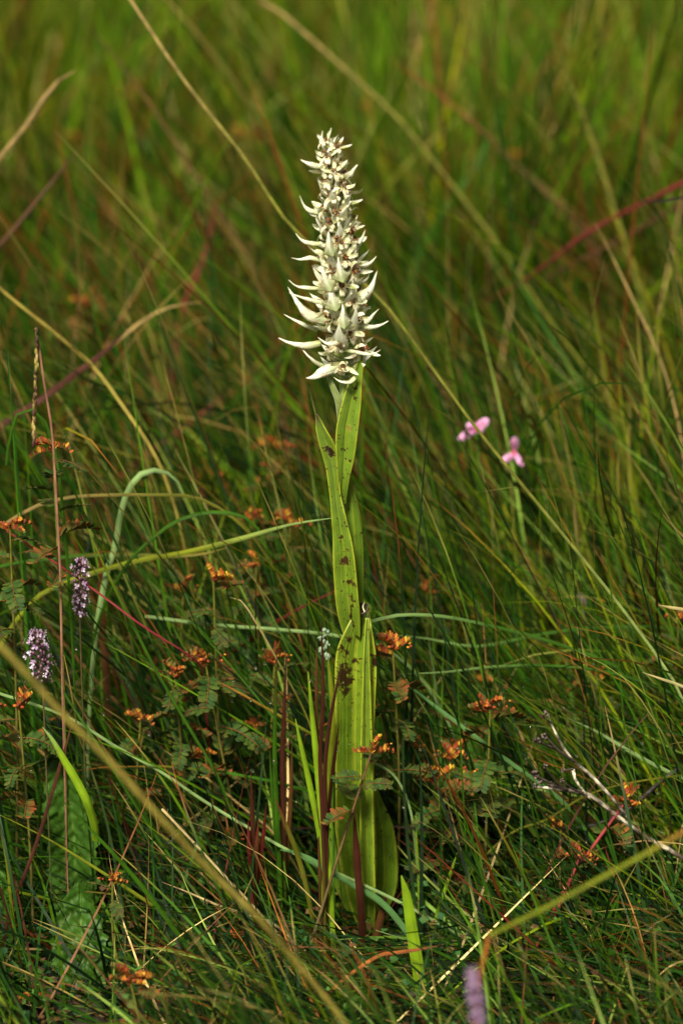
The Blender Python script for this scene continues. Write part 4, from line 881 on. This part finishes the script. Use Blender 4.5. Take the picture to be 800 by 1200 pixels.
mid_pal = [((.006, .022, .001), 5.5), ((.022, .068, .002), 3.6), ((.013, .048, .001), 3), ((.044, .112, .002), 2.2), ((.098, .150, .003), 1.2), ((.065, .070, .004), .8), ((.065, .022, .005), 1.4), ((.065, .011, .004), 1.4), ((.16, .10, .03), .2)]
near_pal = [((.005, .020, .001), 6.5), ((.024, .075, .002), 3), ((.013, .050, .003), 4), ((.046, .115, .003), 2), ((.15, .25, .045), 1.0), ((.11, .165, .004), .9), ((.07, .026, .006), .9), ((.055, .011, .005), .9), (G['tan'], .2), (G['straw'], .1)]
field('far_grass', 'tall blurred green and yellow grass filling the meadow behind everything', 'grass', 'fargrass', 40000, (-2.6, 2.6), (1.0, 9.0), (.30, .64), (.0032, .0080), far_pal, 1, lean=(.2, .3), bend=(.1, .9), nseg=7, clump=.05, ywf=.35)
field('middle_grass', 'soft green grass standing between the orchid and the far meadow', 'grass', 'fargrass', 24000, (-1.9, 1.9), (.34, 1.25), (.22, .56), (.0022, .0042), mid_pal, 2, lean=(.6, .5), azc=2.85, azs=.8, bend=(.2, 1.1), nseg=9, clump=.035, tone=.88)
field('side_grass', 'bright yellow green grass leaning over on the side of the pink flowers', 'grass', 'grass', 3600, (.10, 1.3), (.06, .75), (.16, .40), (.0016, .0032), [((.050, .125, .003), 4), ((.10, .18, .004), 3), ((.13, .18, .005), 2), ((.024, .075, .002), 2)], 31, lean=(.8, .5), azc=2.95, azs=.8, bend=(.1, .8), nseg=10, clump=.04)
field('near_grass', 'fine dark green grass leaning over around the orchid', 'grass', 'grass', 27000, (-1.4, 1.4), (-.02, .45), (.15, .42), (.0014, .0028), near_pal, 3, lean=(1.45, .35), azc=2.95, azs=.5, bend=(.0, .55), nseg=10, clump=.03, tone=.82)
field('front_grass', 'low grass tangled in front of the orchid foot', 'grass', 'grass', 19000, (-1.2, 1.2), (-.36, .02), (.08, .22), (.0015, .0030), near_pal, 4, lean=(1.4, .4), azc=2.95, azs=.65, bend=(.0, .7), nseg=9, clump=.03, tone=.75)
field('short_grass', 'short turf in the foreground toward the viewer', 'grass', 'grass', 14000, (-1.6, 1.6), (-2.6, -.3), (.05, .14), (.0016, .0034), near_pal, 5, lean=(.5, .5), bend=(.4, 1.2), nseg=5, clump=.03)
straw_pal = [(G['tan'], 3), (G['brown'], 3), (G['straw'], 1.5), (G['maroon'], 2), (G['red'], .6), (G['orange'], .4), (G['mustard'], 1)]
field('dead_straw', 'thin dead straws and brown blades lying among the near grass', 'straw', 'straw', 3400, (-1.3, 1.3), (-.32, .6), (.08, .26), (.0009, .0020), straw_pal, 6, lean=(1.0, .4), azs=2., azc=2.6, bend=(.1, .6), nseg=7, tipdry=.0)
field('upright_straw', 'brown and reddish dry stems standing in the blurred meadow', 'straw', 'straw', 2600, (-2.2, 2.2), (.4, 4.5), (.25, .55), (.0018, .0042), straw_pal, 7, lean=(.3, .35), bend=(.0, .5), nseg=7, tipdry=.0)
# ground cover of dark leaflets
def cover(name, label, n, seed, yr, xr, zr, size, cols, mat='pinna'):
    rs = np.random.RandomState(seed); V = []; C = []
    x = rs.uniform(*xr, n); y = rs.uniform(*yr, n); z = zr[0] + (zr[1] - zr[0]) * rs.rand(n) ** 1.5
    c = np.stack([x, y, z], -1); qx, qy = proj(c); ok = np.ones(n, bool)
    for (x0, x1, y0, y1, Yh) in REJ: ok &= ~((qx > x0) & (qx < x1) & (qy > y0) & (qy < y1) & (y < Yh))
    c = c[ok]; n = len(c)
    a = rs.randn(n, 3) * (1, 1, .4); a /= np.linalg.norm(a, axis=1)[:, None]; b_ = np.cross(a, rs.randn(n, 3) * .4 + (0, 0, 1)); b_ /= np.linalg.norm(b_, axis=1)[:, None]; nn = np.cross(a, b_)
    s_ = rs.uniform(*size, (n, 1)); ax, bx = a * s_, b_ * s_ * .6
    V = np.stack([c, c + ax * .5 + bx + nn * s_ * .15, c + ax * 1.3, c + ax * .5 - bx + nn * s_ * .15, c + ax * .6], 1).reshape(-1, 3)
    k = np.arange(n)[:, None] * 5; F = np.concatenate([k + (0, 1, 2, 4), k + (0, 4, 2, 3)], 0)
    col = np.array(cols)[rs.randint(len(cols), size=n)] * rs.uniform(.7, 1.3, (n, 1)); C = np.repeat(col, 5, axis=0)
    o = link(name, mesh_from(name, V, F, C), M[mat]); tag(o, label, 'ground cover', kind='stuff')
cover('low_herbs', 'dark little leaves of low herbs under the grass', 42000, 12, (-.4, .9), (-1.1, 1.1), (.002, .055), (.0025, .006), [(.02, .06, .02), (.03, .08, .02), (.05, .11, .02), (.06, .03, .015), (.09, .05, .02)])
cover('rusty_herbs', 'scattered rusty red leaflets of low herbs among the grass', 2600, 14, (.05, 1.3), (-1.1, 1.1), (.03, .20), (.003, .007), [(.14, .035, .012), (.20, .06, .015), (.09, .02, .01), (.06, .05, .015)])
cover('leaf_litter', 'brown dead leaf litter lying on the soil between the stems', 12000, 13, (-.5, 1.2), (-1.2, 1.2), (.001, .012), (.004, .009), [(.05, .03, .015), (.09, .055, .02), (.12, .07, .03), (.03, .018, .01)], 'litter')
# dew
rs = np.random.RandomState(21); b = Bag()
for k in range(170):
    p = P(rs.uniform(20, 780), rs.uniform(760, 1190), rs.uniform(-.10, .08))
    if p.z < .01: continue
    r = rs.uniform(.0006, .0013); V, F = lump(tuple(p), (r, r, r), 6); b.add(V, F, (1, 1, 1))
dw = link('dew_drops', b.mesh('dew_drops'), M['dew']); tag(dw, 'tiny clear dew drops caught on the leaves and grass', 'dew', kind='stuff')
